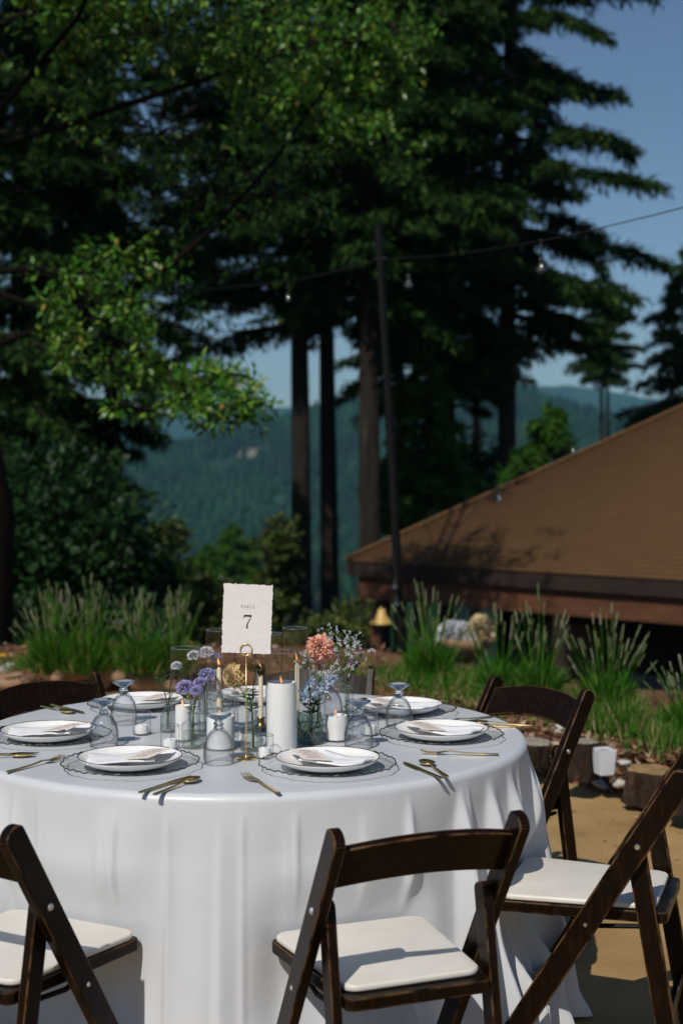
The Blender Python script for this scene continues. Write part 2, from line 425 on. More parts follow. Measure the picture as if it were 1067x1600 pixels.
# ------------------------------------------------------------------ the ground, patio and hills
EDGE = [(-14, 9.2), (-6, 9.7), (-3.5, 9.75), (-2.0, 9.75), (-.8, 9.5), (0.0, 9.1), (.50, 8.1), (.75, 7.35), (.94, 6.93), (1.30, 6.46), (1.6, 5.95), (2.2, 5.2), (3.5, 4.4), (8, 3.2)]
EX = np.array([e[0] for e in EDGE]); EY = np.array([e[1] for e in EDGE])
def edge_y(x): return np.interp(x, EX, EY)
def crest_y(x): return .6 * edge_y(x) + 4.95 - 1.5 * sstep(2.6, 5.0, x)
def terr_z(x, y):
    x = np.asarray(x, float); y = np.asarray(y, float)
    s = y - crest_y(x)
    z = -2.5 * sstep(0, 4.0, s) - 55 * (1 - np.exp(-np.maximum(0, s - 5) / 250.0))
    far = sstep(20, 120, np.hypot(x, y))
    z = z + far * 6 * (fbm(x / 60 + 9, y / 60 + 4, 3) - .5)
    return z
def bed_z(x, y):
    d = y - edge_y(x)
    up = .13 * sstep(-.05, .5, d) + .05 * sstep(.4, 2.0, d) + .07 * (fbm(x * 1.7, y * 1.7, 11) - .5) * sstep(0, .6, d)
    return up - 2.5 * sstep(0, 4.0, y - crest_y(x))
def grid(xs, ys, zf, name, mat, smooth=True):
    X, Y = np.meshgrid(xs, ys); Z = zf(X, Y)
    V = np.stack([X.ravel(), Y.ravel(), Z.ravel()], 1)
    nx, ny = len(xs), len(ys)
    i = (np.arange(ny - 1)[:, None] * nx + np.arange(nx - 1)[None, :]).ravel()
    Fc = np.stack([i, i + 1, i + nx + 1, i + nx], 1)
    return np_mesh(name, V, Fc, mat, smooth)
def spaced(a, b, n, p=1.0): return a + (b - a) * np.linspace(0, 1, n) ** p
xs = np.concatenate([-spaced(20, 5200, 50, 2.4)[::-1], np.linspace(-20, 20, 81)[1:-1], spaced(20, 5200, 50, 2.4)])
ys = np.concatenate([np.array([-60, -30, -10, 0, 6]), np.linspace(11, 30, 60), spaced(31, 5300, 90, 2.4)])
ground = link('ground', grid(xs, ys, lambda x, y: terr_z(x, y) - .12, 'ground', M['terrain']))
tag(ground, kind='structure')

# patio: sandy sheet up to the edge of the bed
px_ = np.linspace(-14, 8, 180)
V = []; ny = 40
for x in px_:
    ey = float(edge_y(x)) + .10
    for j in range(ny):
        y = -8 + (ey + 8) * j / (ny - 1)
        V.append((x, y, .006 * (float(fbm(x * .8, y * .8, 5)) - .5)))
i = (np.arange(len(px_) - 1)[:, None] * ny + np.arange(ny - 1)[None, :]).ravel()
patio = link('patio', np_mesh('patio', V, np.stack([i, i + ny, i + ny + 1, i + 1], 1), M['patio'], True))
tag(patio, kind='structure')

# planting bed: rough mulch rising behind the patio
bx_ = np.linspace(-14, 8, 260); nb = 80
V = []
for x in bx_:
    e = float(edge_y(x)); y1 = float(crest_y(x)) + 4.5
    yy = e + (y1 - e) * np.linspace(0, 1, nb) ** 1.5
    zz = bed_z(np.full(nb, x), yy)
    zz = zz + .035 * (vnoise(x * 9 + 0 * yy, yy * 9, 31) - .5) * sstep(0, .3, yy - e) + .012
    zz[0] = -.03
    wob = .06 * (vnoise(x * 4, 0.0, 8) - .5)
    for y, z in zip(yy, zz): V.append((x, y + float(wob), z))
i = (np.arange(len(bx_) - 1)[:, None] * nb + np.arange(nb - 1)[None, :]).ravel()
bed = link('planting_bed', np_mesh('planting_bed', V, np.stack([i, i + nb, i + nb + 1, i + 1], 1), M['mulch'], True))
tag(bed, kind='structure')

def hill(name, y0, depth, base, ridge, seed, mat, x0=-4200, x1=4200, n=240):
    """ridge(x) gives the crest height; rises from base over depth metres, falls behind"""
    xs = np.linspace(x0, x1, n); ys = np.linspace(y0, y0 + depth * 1.5, 60)
    def zf(X, Y):
        t = (Y - y0) / depth
        prof = np.where(t < 1, np.sin(np.clip(t, 0, 1) * PI / 2) ** 1.2, 1 - .5 * (t - 1))
        return base + (ridge(X) - base) * prof * (.86 + .28 * fbm(X / 330, Y / 330, seed)) + 10 * (fbm(X / 90, Y / 90, seed + 5) - .5)
    o = link(name, grid(xs, ys, zf, name, mat)); tag(o, kind='structure')
    return zf
hillz = hill('near_hill', 950, 620, -62, lambda X: 40 + 26 * np.sin(X / 210 + 1.2) + 22 * np.sin(X / 95 + .4), 21, M['hill'])
hill('far_ridge', 3300, 900, -80, lambda X: 190 + 40 * np.sin(X / 620 + .8) + 20 * np.sin(X / 260), 41, M['hill'])

# ------------------------------------------------------------------ foliage tools
def leaves_mesh(name, P, D, N, Lg, Wd, mat, fold=.25):
    """one bent diamond leaf per row: P base, D direction, N approximate normal"""
    P = np.asarray(P, float); n = len(P)
    D = D / np.maximum(np.linalg.norm(D, axis=1, keepdims=True), 1e-9)
    S = np.cross(D, N); S /= np.maximum(np.linalg.norm(S, axis=1, keepdims=True), 1e-9)
    U = np.cross(S, D)
    Lg = np.broadcast_to(Lg, (n,))[:, None]; Wd = np.broadcast_to(Wd, (n,))[:, None]
    mid = P + D * Lg * .45
    V = np.stack([P, mid + S * Wd / 2 + U * Wd * fold, P + D * Lg, mid - S * Wd / 2 + U * Wd * fold], 1).reshape(-1, 3)
    Fc = np.arange(4 * n).reshape(n, 4)
    return np_mesh(name, V, Fc, mat)
def rand_dir(n, r, zs=1.0):
    v = r.normal(size=(n, 3)); v[:, 2] *= zs
    return v / np.linalg.norm(v, axis=1, keepdims=True)

def conifer(name, base, H, cb, Rm, seed, label, leafmat, barkmat, trunk_r, nb=110, cat='tree', group=None, leaf=.26, dens=1.0, lean=(0, 0), top=.08, reach=None, per=26, droop=.35):
    """cb: crown base height above base; Rm: largest branch reach"""
    r = np.random.default_rng(seed)
    root = empty(name, base)
    tag(root, label, cat, group)
    tr = MB()
    pts = []; rad = []
    for i in range(10):
        t = i / 9
        pts.append((lean[0] * t + .06 * math.sin(5 * t + seed), lean[1] * t + .06 * math.cos(4 * t + seed), H * t)); rad.append(trunk_r * (1.25 if i == 0 else 1) * (1 - .9 * t) + .01)
    tr.tube(pts, rad, 12, False)
    P = []; D = []; Nn = []; L = []; W = []
    for b in range(nb):
        t = (b + r.random()) / nb
        h = cb + (H - cb) * t ** .95
        az = r.random() * 2 * PI
        shape = (1 - t) ** .7 * (.55 + .45 * min(1, t * 7)) + top * .6
        ln = Rm * shape * r.uniform(.55, 1.08)
        if reach: ln *= reach(az, h)
        up = r.uniform(-.05, .28); dr = r.uniform(.6, 1.3) * droop
        dx, dy = math.cos(az), math.sin(az)
        f = h / H
        o = np.array([lean[0] * f, lean[1] * f, h])
        def bp(s): return np.array([o[0] + dx * ln * s, o[1] + dy * ln * s, o[2] + ln * (up * s - dr * s * s + .12 * dr * s ** 4)])
        tr.tube([bp(s) for s in (0, .35, .7, 1)], [trunk_r * .16 * (1 - t) + .018, trunk_r * .11 * (1 - t) + .014, .014, .006], 4, False)
        k = max(6, int(1.45 * per * dens * (.4 + ln / Rm)))
        s = r.uniform(.16, 1, k) ** .8
        for sv in s:
            p0 = bp(sv); side = 1 if r.random() < .5 else -1
            tl = (.22 + .30 * (1 - sv)) * ln * .55 * r.uniform(.4, 1.1)
            td = np.array([dx * .6 - dy * side * .9, dy * .6 + dx * side * .9, r.uniform(-.55, .10)])
            td /= np.linalg.norm(td)
            m = max(4, int(4 + tl / leaf * 3.2))
            q = r.uniform(0, 1, m)[:, None]
            P.append(p0 + td * tl * q + np.array([0, 0, -1.0]) * tl * .25 * q * q + r.normal(size=(m, 3)) * .04)
            dd = td + r.normal(size=(m, 3)) * .5 + np.array([0, 0, -.55])
            D.append(dd); Nn.append(np.array([0, 0, 1.0]) + r.normal(size=(m, 3)) * .45)
            L.append(r.uniform(.5, 1.15, m) * leaf); W.append(r.uniform(.13, .27, m) * leaf)
    tr.build('trunk', barkmat, root, True)
    link('crown', leaves_mesh('crown', np.concatenate(P), np.concatenate(D), np.concatenate(Nn), np.concatenate(L), np.concatenate(W), leafmat), root)
    return root

def bush(name, blobs, n, leafmat, barkmat, label, cat, seed, leaf=.12, base=None, group=None, shell=.5, asp=.5, stemr=.06):
    """foliage mass of leaves in a union of ellipsoids (centre, radii)"""
    r = np.random.default_rng(seed)
    base = Vector(base) if base else Vector((blobs[0][0][0], blobs[0][0][1], blobs[0][0][2] - blobs[0][1][2]))
    root = empty(name, base); tag(root, label, cat, group)
    vol = np.array([b[1][0] * b[1][1] * b[1][2] for b in blobs]) ** .7; vol /= vol.sum()
    P = []; D = []
    st = MB()
    for (c, rr), w in zip(blobs, vol):
        k = int(n * w)
        # sprays: sub-clumps inside the blob, so the mass has light and dark clumps
        m = max(6, k // 55)
        cd = rand_dir(m, r); cr = r.uniform(shell, 1.0, m)[:, None] * (.8 + .35 * r.random((m, 1)))
        cc = np.array(c) + cd * cr * np.array(rr)
        idx = r.integers(0, m, k)
        sp = np.mean(rr) * .23
        off = r.normal(size=(k, 3)) * sp * np.array([1, 1, .6])
        P.append(cc[idx] + off - np.array(base))
        D.append(rand_dir(k, r, .7) + cd[idx] * .6 + np.array([0, 0, -.1]))
        st.tube([(0, 0, 0), tuple((np.array(c) - np.array(base)) * .6 + r.normal(size=3) * .05), tuple(np.array(c) - np.array(base))], [stemr, stemr * .6, stemr * .3], 6, False)
        for q in range(min(m, 14)):
            st.tube([tuple(np.array(c) - np.array(base)), tuple(cc[q] - np.array(base))], [stemr * .3, stemr * .12], 4, False)
    P = np.concatenate(P); D = np.concatenate(D)
    k = len(P)
    st.build('trunk', barkmat, root, True)
    link('crown', leaves_mesh('crown', P, D, np.array([0, 0, 1.0]) + r.normal(size=(k, 3)) * .6, r.uniform(.6, 1.3, k) * leaf, r.uniform(.6, 1.3, k) * leaf * asp, leafmat), root)
    return root

# ------------------------------------------------------------------ trees
def cz(x, y): return float(terr_z(x, y)) - .2
def conifer_px(px, Y, crown_y, top_z, Rm, seed, label, name='conifer_tree', **kw):
    """stands where pixel column px meets depth Y; crown begins at pixel row crown_y"""
    p = at_y(px, 800, Y); b = cz(p.x, Y)
    cb = at_y(px, crown_y, Y).z - b
    return conifer(name, (p.x, Y, b), top_z - b, cb, Rm, seed, label, kw.pop('leafmat', M['fir']), kw.pop('barkmat', M['bark']), kw.pop('trunk_r', .25), **kw)
GT = 'tall conifers behind the garden'
def left_reach(az, h): return 1.0 + .55 * max(0, -math.cos(az)) ** 2
conifer_px(466, 29, 520, 19, 3.2, 101, 'tall conifer with straight black trunk, first from the hill view', trunk_r=.25, nb=170, group=GT, per=46, reach=left_reach)
conifer_px(512, 31, 440, 20, 2.7, 102, 'tall conifer with dark trunk, middle of the close trunk trio', trunk_r=.24, nb=120, group=GT, per=44)
conifer_px(580, 27, 520, 20, 3.1, 103, 'tall conifer with rugged brown trunk beside the light pole', barkmat=M['bark_mid'], trunk_r=.25, nb=210, group=GT, per=46)
def right_reach(az, h): return 1.0 + .34 * max(0, math.cos(az)) ** 3
conifer_px(795, 33, 590, 27, 3.15, 104, 'broad tall conifer with spreading boughs against open sky', trunk_r=.27, nb=230, group=GT, per=56, reach=right_reach, leaf=.28, dens=1.2)
conifer_px(622, 40, 560, 22, 3.4, 120, 'tall conifer hidden behind the light pole and brown trunk', trunk_r=.22, nb=150, group=GT, per=40)
conifer_px(700, 36, 640, 22, 3.0, 105, 'tall conifer half hidden left of the broad spreading one', trunk_r=.24, nb=170, group=GT, per=46)
conifer_px(741, 40, 600, 15, 2.4, 106, 'slim conifer with sun patched trunk above the roof', barkmat=M['bark_pale'], trunk_r=.2, nb=70, group=GT)
conifer_px(648, 34, 640, 8.0, 1.9, 107, 'young bright green conifer between light pole and roof', leafmat=M['fir_bright'], trunk_r=.13, nb=80, group=GT, per=28)
conifer_px(664, 30, 830, 4.0, 1.5, 117, 'low bright green conifer just above the roof corner', leafmat=M['fir_bright'], trunk_r=.1, nb=60, group=GT, per=28)
conifer_px(462, 44, 500, 23, 5.2, 108, 'shaded conifer showing sky gaps behind the broadleaf branches', trunk_r=.2, nb=150, group=GT)
conifer_px(60, 42, 600, 26, 5.2, 121, 'dark conifer deep in the left wood, behind all others', trunk_r=.25, nb=140, group=GT, per=40)
conifer_px(180, 34, 600, 23, 4.6, 109, 'dark conifer deep behind the orange barked tree', trunk_r=.25, nb=130, group=GT, per=34)
conifer_px(40, 24, 700, 20, 3.0, 110, 'dense dark conifer along the shady left border', trunk_r=.25, nb=170, group=GT, per=44)
conifer_px(-60, 22, 760, 17, 3.2, 118, 'black conifer mostly cut off by the left border', trunk_r=.25, nb=120, group=GT, per=32)
conifer_px(95, 24, 800, 10, 2.0, 119, 'dark conifer skirt above the left lavender', trunk_r=.2, nb=100, group=GT, per=30)
conifer_px(1072, 44, 690, 8.4, 2.6, 111, 'conifer rising beyond the roof at the right border', trunk_r=.2, nb=110, group=GT, per=34, leafmat=M['fir'])
conifer_px(937, 60, 592, 10.5, 2.1, 112, 'distant conifer with flat crown, dark trunk, above the roof slope', trunk_r=.2, nb=70, group=GT)
conifer_px(949, 62, 592, 9, 1.7, 113, 'distant conifer with pale trunk above the roof slope', trunk_r=.22, nb=40, group=GT, barkmat=M['bark_pale'])
conifer_px(858, 24, 760, 2.6, .9, 114, 'small young conifer peeping over the roof edge', leafmat=M['fir_bright'], trunk_r=.06, nb=44, leaf=.2, group=GT)
GM = 'small conifers down the slope'
for k, (px, top, cr, Y, Rm) in enumerate([(328, 850, 990, 92, 2.4), (362, 818, 1000, 88, 2.9), (388, 840, 1000, 95, 2.7), (305, 868, 990, 90, 2.2)]):
    conifer_px(px, Y, cr, at_y(px, top, Y).z, Rm, 130 + k, ['small dark conifer left of the table card, second in its row', 'tallest of the small conifers above the table card', 'small conifer beside the olive shrub on the slope', 'leftmost small conifer on the slope by the dark bush'][k], trunk_r=.15, nb=80, group=GM, leaf=.55, leafmat=M['fir_bright'])

# dark rounded evergreen at lower left
c = lambda px, py, Y: tuple(at_y(px, py, Y))
bush('evergreen_tree', [(c(110, 860, 17), (.95, .9, .80)), (c(70, 770, 17.5), (.75, .8, .55)), (c(185, 870, 16.5), (.52, .6, .62)), (c(40, 900, 16.5), (.8, .7, .6)), (c(130, 750, 17.5), (.45, .6, .35)), (c(240, 920, 16.6), (.32, .4, .32))],
     15000, M['bush_leaf'], M['bark'], 'rounded dark evergreen tree behind the left lavender', 'tree', 201, leaf=.13, base=(at_y(150, 850, 17).x, 17, -2.8))
bush('olive_shrub', [(c(436, 868, 25), (.24, .40, .62)), (c(430, 925, 25), (.34, .45, .50))], 4200, M['olive_leaf'], M['bark'], 'upright olive green shrub left of the black trunks', 'shrub', 202, leaf=.15, base=(at_y(435, 880, 25).x, 25, cz(-1.1, 25)))
bush('olive_shrub', [(c(345, 945, 22), (.55, .5, .42)), (c(320, 975, 22), (.5, .5, .4))], 3000, M['olive_leaf'], M['bark'], 'low yellowish shrub just behind the table card', 'shrub', 203, leaf=.12, base=(at_y(345, 950, 22).x, 22, cz(-1.9, 22)))
bush('olive_shrub', [(c(268, 870, 21), (.26, .35, .62))], 1500, M['olive_leaf'], M['bark'], 'thin olive shrub at the edge of the dark evergreen', 'shrub', 204, leaf=.12, base=(at_y(275, 850, 21).x, 21, cz(-2.5, 21)))
bush('undergrowth_shrub', [(c(495, 1005, 19), (.6, .5, .36)), (c(545, 985, 20), (.5, .5, .4))], 2600, M['olive_leaf'], M['bark'], 'olive leafy shrub at the foot of the black trunks', 'shrub', 205, leaf=.12, base=(at_y(500, 980, 19).x, 19, cz(-.4, 19)))
bush('undergrowth_shrub', [(c(700, 740, 34), (1.4, .9, .9)), (c(640, 780, 33), (.9, .9, 1.0))], 9000, M['bush_leaf'], M['bark'], 'dark green shrub mass behind the roof slope', 'shrub', 206, leaf=.16, base=(at_y(670, 760, 34).x, 34, cz(2, 34)))
bush('undergrowth_shrub', [(c(40, 985, 14.5), (.7, .5, .35)), (c(170, 985, 14.8), (.7, .5, .32))], 3200, M['bush_leaf'], M['bark'], 'dark low shrubs behind the left lavender clumps', 'shrub', 207, leaf=.10, base=(at_y(150, 980, 14.5).x, 14.5, cz(-2.4, 14.5)))

# the orange-barked broadleaf tree at the left: limbs and leaf clusters
def madrone():
    base = Vector((-3.30, 13.2, -2.4))
    root = empty('madrone_tree', base)
    tag(root, 'orange barked broadleaf tree leaning in from the left with glossy green leaves', 'tree')
    r = np.random.default_rng(55)
    q = lambda px, py, Y: at_y(px, py, Y) - base
    tr = MB()
    trunk = [Vector((0, 0, 0)), q(-12, 900, 13.2), q(-6, 800, 13.1), q(-22, 700, 13.0), q(-60, 560, 13.0), q(-80, 430, 13.0), q(-80, 250, 13.0), q(-60, 60, 12.8), q(-20, -200, 12.5)]
    tr.tube(trunk, [.24, .20, .18, .14, .11, .09, .07, .06, .04], 12, False)
    lm = MB()
    limbs = [[q(-60, 560, 13), q(100, 500, 12.8), q(260, 420, 12.2), q(330, 360, 12.0), q(430, 250, 13.0), q(520, 120, 14.6)],
             [q(-80, 250, 13), q(120, 190, 12.8), q(270, 140, 12.4), q(400, 100, 12.8), q(520, 60, 14.6), q(600, 80, 15.3)],
             [q(-80, 430, 13), q(60, 480, 12.8), q(190, 540, 12.4), q(260, 570, 12.0), q(320, 600, 11.8), q(370, 620, 11.6)],
             [q(-80, 430, 13), q(60, 420, 12.6), q(150, 430, 12.2), q(180, 450, 12.0)],
             [q(-60, 60, 12.8), q(150, -20, 12.6), q(330, -60, 12.4), q(480, -110, 14.6), q(520, -200, 15)],
             [q(-80, 250, 13), q(20, 150, 12.4), q(120, 30, 11.6), q(200, -150, 10)]]
    for L_ in limbs:
        n = len(L_); lm.tube(L_, [.030 * (1 - .75 * i / (n - 1)) + .006 for i in range(n)], 8, False)
    tr.build('trunk', M['madrone'], root, True)
    lm.build('limbs', M['limb'], root, True)
    # clusters: px, py, depth, spread px (x,y), leaves
    cl = [(120, 460, 12.0, 46, 30, 250), (195, 500, 11.9, 56, 30, 270), (90, 535, 12.1, 36, 28, 150), (225, 415, 12.1, 46, 20, 150), (165, 565, 12.0, 46, 22, 120), (140, 405, 12.1, 46, 18, 110),
          (320, 640, 11.6, 42, 20, 300), (385, 632, 11.5, 30, 26, 300), (285, 600, 11.7, 34, 18, 220), (345, 590, 11.7, 46, 18, 220), (215, 640, 12.2, 36, 20, 120), (240, 560, 12.0, 30, 20, 120),
          (150, 30, 12.6, 110, 36, 620), (260, 50, 12.4, 110, 44, 620), (360, 40, 12.6, 100, 54, 620), (450, 60, 15.4, 90, 50, 800), (555, 60, 15.2, 70, 50, 800), (620, 50, 15.4, 40, 50, 460),
          (390, 110, 12.6, 60, 36, 420), (450, 150, 15.4, 50, 30, 480), (485, 175, 15.4, 36, 22, 320), (405, 195, 12.9, 36, 18, 200), (560, 200, 15.2, 46, 30, 380), (620, 130, 15.4, 35, 36, 340), (600, 225, 15.3, 36, 22, 220), (550, 130, 15.4, 50, 36, 420),
          (115, 95, 12.6, 36, 22, 200), (120, 170, 12.8, 30, 20, 130), (95, 15, 12.6, 40, 26, 260), (250, 200, 13.4, 120, 60, 300), (330, 300, 13.4, 120, 50, 240), (430, 300, 13.6, 80, 50, 200), (300, 480, 13.2, 70, 30, 60),
          # the crown goes on above, out of the picture
          (150, -140, 11.2, 150, 60, 1300), (360, -130, 11.8, 150, 50, 1000), (0, -160, 10.8, 150, 80, 1200), (500, -110, 15.6, 120, 60, 900), (60, -330, 10.4, 170, 90, 1200), (-120, -60, 12, 120, 120, 1000)]
    P = []; D = []
    tw = MB()
    for (px, py, Y, sx, sy, n) in cl:
        n = int(n * 1.7)
        s = Y / FPX; c0 = np.array(q(px, py, Y))
        m = max(5, n // 16)
        sub = c0 + r.normal(size=(m, 3)) * np.array([sx * s * .62, .40, sy * s * .58])
        idx = r.integers(0, m, n)
        off = rand_dir(n, r) * (r.random((n, 1)) ** .6) * .15
        P.append(sub[idx] + off * .6); D.append(off / .15 + rand_dir(n, r) * .45 + np.array([0, 0, -.15]))
        for j in range(min(m, 26)):
            tw.tube([tuple(c0 + (sub[j] - c0) * .15), tuple(c0 + (sub[j] - c0) * .6 + np.array([0, 0, .03])), tuple(sub[j])], [.014, .009, .004], 4, False)
    P = np.concatenate(P); D = np.concatenate(D); k = len(P)
    tw.build('twigs', M['bark'], root, True)
    link('crown', leaves_mesh('crown', P, D, np.array([0, -.3, 1.0]) + r.normal(size=(k, 3)) * .55, r.uniform(.055, .105, k), r.uniform(.026, .042, k), M['madrone_leaf'], .12), root)
madrone()

def scar(name, px, py, w, h, seed):
    d = ray(px, py); t = 900.0
    while t < 3000:
        p = Vector((0, 0, CAM_H)) + d * t
        if p.z < float(hillz(p.x, p.y)) and p.y > 955: break
        t += 4
    r = np.random.default_rng(seed); n = 14; V = []
    for ring_ in (0, .5, 1):
        for k in range(n):
            a = 2 * PI * k / n; q = ring_ * (1 + .35 * r.normal() * (ring_ > .6))
            x = p.x + w * q * math.cos(a); y = p.y + h * q * math.sin(a)
            V.append((x, y, float(hillz(x, y)) + 9 - 7 * ring_))
    Fq = [(j * n + k, j * n + (k + 1) % n, (j + 1) * n + (k + 1) % n, (j + 1) * n + k) for j in range(2) for k in range(n)]
    o = link(name, np_mesh(name, V, Fq, M['scar'], True)); tag(o, kind='structure')
scar('bare_hillside', 398, 714, 13, 26, 1)
scar('bare_hillside', 335, 758, 6, 8, 2)
scar('bare_hillside', 868, 651, 10, 8, 4)
# far woods: one mass of small cone trees on the slope, valley and near hill
def far_wood():
    r = np.random.default_rng(91)
    n = 9000
    X = np.concatenate([r.uniform(-420, 420, n), r.uniform(-150, 190, 2600)])
    Y = np.concatenate([r.uniform(960, 1650, n), r.uniform(110, 900, 2600)])
    keep = np.abs(X) < Y * .30 + 12; X = X[keep]; Y = Y[keep]
    scar = fbm(X / 55, Y / 55, 77) < .66
    X = X[scar]; Y = Y[scar]; n = len(X)
    Z = np.where(Y > 950, np.maximum(hillz(X, Y), terr_z(X, Y) - .1), terr_z(X, Y)) - .5
    H = r.uniform(7, 17, n); Rr = H * r.uniform(.20, .32, n)
    seg = 6; V = []; Fc = []
    a = np.arange(seg) * 2 * PI / seg
    k = 0
    rows = []
    for (hf, rf) in ((.06, 1.0), (.45, .72), (.8, .30)):
        jit = 1 + .35 * (r.random((n, seg)) - .5)
        rows.append(np.stack([X[:, None] + Rr[:, None] * rf * jit * np.cos(a), Y[:, None] + Rr[:, None] * rf * jit * np.sin(a), np.repeat((Z + H * hf)[:, None], seg, 1)], 2))
    top = np.stack([X, Y, Z + H], 1)[:, None, :]
    V = np.concatenate(rows + [top], 1)          # n, 3*seg+1, 3
    per = 3 * seg + 1
    T = []
    for j in range(2):
        for s in range(seg):
            s2 = (s + 1) % seg
            T += [(j * seg + s, j * seg + s2, (j + 1) * seg + s2), (j * seg + s, (j + 1) * seg + s2, (j + 1) * seg + s)]
    T += [(2 * seg + s, 2 * seg + (s + 1) % seg, 3 * seg) for s in range(seg)]
    T = np.array(T)
    Fc = (np.arange(n)[:, None, None] * per + T[None]).reshape(-1, 3)
    o = link('far_forest', np_mesh('far_forest', V.reshape(-1, 3), Fc, M['fir_far']))
    tag(o, 'hazy wooded hillside and valley far beyond the garden', 'forest', kind='stuff')
far_wood()

# ------------------------------------------------------------------ the building with the brown hip roof
def building():
    corner = Vector((.05, 18.0, .38))
    a = Vector((.725, -.69, 0)).normalized(); b = Vector((.69, .725, 0)).normalized()
    b = Vector((-a.y, a.x, 0))
    S = 9.0; hs = S / 2; slope = .64; apex = hs * slope
    rot = math.atan2(a.y, a.x)
    gz = -2.75
    root = empty('lodge_building', (corner.x, corner.y, corner.z), rot)
    tag(root, 'low brown lodge with shingled hip roof beyond the lavender', 'building')
    m = MB()   # roof body: four slopes over a soffit
    e = .05
    m.add([(0, 0, 0), (S, 0, 0), (S, S, 0), (0, S, 0), (hs, hs, apex)], [(0, 1, 4), (1, 2, 4), (2, 3, 4), (3, 0, 4), (3, 2, 1, 0)])
    roof = m.build('roof', M['roof_board'], root)
    # shingles of one slope, each a thin wedge; the other slopes share the mesh
    r = np.random.default_rng(5)
    sl = math.hypot(hs, apex); cs, sn = hs / sl, apex / sl
    exp = .09; rows = int(sl / exp)
    V = []; Fc = []
    T = [(0, 1, 2, 3), (4, 7, 6, 5), (0, 4, 5, 1), (1, 5, 6, 2), (2, 6, 7, 3), (3, 7, 4, 0)]
    for k in range(rows):
        s0 = k * exp - .02; s1 = s0 + exp * 1.12
        u0 = max(0, (s0 + .02) * cs) ; x = u0 - .02 + (.16 if k % 2 else 0) * 0
        xe = S - u0 + .02; w0 = .2 + .7 * r.random()
        while x < xe - .02:
            w = xe - x; lift = .0050
            ds = 0.0
            quad = []
            for (uu, ss, h) in ((x, s0 - ds, lift), (x + w - .004, s0 - ds, lift), (x + w - .004, s1, .001), (x, s1, .001), (x, s0 - ds, .0005), (x + w - .004, s0 - ds, .0005), (x + w - .004, s1, -.003), (x, s1, -.003)):
                quad.append((uu, ss * cs - h * sn, ss * sn + h * cs))
            n = len(V); V += quad; Fc += [tuple(i + n for i in t) for t in T]
            x += w
    me = np_mesh('shingles', V, Fc, M['shingle'])
    for q in range(4):
        o = link('shingles', me, roof); o['kind'] = 'stuff'
        o.location = [(0, 0, 0), (S, 0, 0), (S, S, 0), (0, S, 0)][q]; o.rotation_euler = (0, 0, q * PI / 2)
    # hip caps
    for (x, y) in ((0, 0), (S, 0), (S, S), (0, S)):
        m = MB(); m.tube([(x, y, .015), (x + (hs - x) * 1.0, y + (hs - y) * 1.0, apex + .015)], .035, 6); m.build('hip_cap', M['shingle'], roof)
    # fascia boards and beams
    for q in range(4):
        M4 = Matrix.Translation([(0, 0, 0), (S, 0, 0), (S, S, 0), (0, S, 0)][q]) @ Matrix.Rotation(q * PI / 2, 4, 'Z')
        def bx(name, c, size, mat, par=root, bev=.006):
            mm = MB(); mm.box(c, size); o = mm.build(name, mat, par, bevel=bev); o.matrix_local = M4; return o
        bx('fascia', (S / 2, .02, -.10), (S - .05 - .001 * q, .04, .2), M['dark_board'])
        bx('beam', (S / 2, .15, -.345), (S - .30, .14, .28), M['redwood'])
        for k in range(4):
            bx('rafter_tail', (1.0 + k * 2.3, .50, -.16), (.07, .54, .12), M['dark_board'])
        for k, x in enumerate((.5, 3.2, 5.9)):
            bx('post', (x, .15, (gz - corner.z + -.49) / 2), (.16, .13, -.49 - (gz - corner.z)), M['dark_board'])
        bx('wall', (S / 2, 1.55, (gz - corner.z) / 2 - .05), (S - 3.1, .12, -(gz - corner.z) - .12), M['dark_board'])
        for k in range(3):
            w = bx('window', (2.6 + k * 1.9, 1.48, -1.25), (1.3, .05, 1.2), M['dark_board'])
            mm = MB(); mm.box((2.6 + k * 1.9, 1.446, -1.25), (1.12, .012, 1.02)); o = mm.build('pane', M['dark_glass'], w)
    mm = MB(); mm.box((3.9, 1.35, -1.5), (1.1, .05, .5)); mm.build('grey_panel', M['grey_panel'], root, bevel=.005)
    mm = MB(); mm.box((S / 2, S / 2, gz - corner.z + .06), (S - .4, S - .4, .1)); mm.build('deck', M['dark_board'], root, bevel=.01)
    mm = MB()
    mm.box((2.0, .30, -1.28), (2.8, .05, .09)); mm.build('handrail', M['redwood'], root, bevel=.006)
    return root
building()

def bell_lamp(px, py, Y, r, label):
    p = at_y(px, py, Y); gz = float(terr_z(p.x, Y)) - .2
    root = empty('bell_lamp', (p.x, p.y, gz)); tag(root, label, 'lamp')
    z = p.z - gz
    m = MB(); m.lathe([(.03 * r, z + .75 * r), (.28 * r, z + .72 * r), (.40 * r, z + .35 * r), (.55 * r, z - .1 * r), (1.0 * r, z - .45 * r), (1.04 * r, z - .62 * r), (.97 * r, z - .60 * r), (.5 * r, z - .12 * r), (.34 * r, z + .33 * r), (.02, z + .6 * r)], 28)
    m.build('shade', M['amber'], root, True)
    m = MB(); m.lathe([(0, z + .95 * r), (.16 * r, z + .92 * r), (.2 * r, z + .7 * r), (0, z + .68 * r)], 16); m.build('cap', M['brass_dark'], root, True)
    m = MB(); m.box((-.06, .05, (z - .2 * r) / 2), (.10, .10, z - .2 * r)); m.build('post', M['redwood'], root, bevel=.006)
bell_lamp(596, 964, 14.2, .115, 'yellow bell shaped lamp on a brown post beside the light pole')
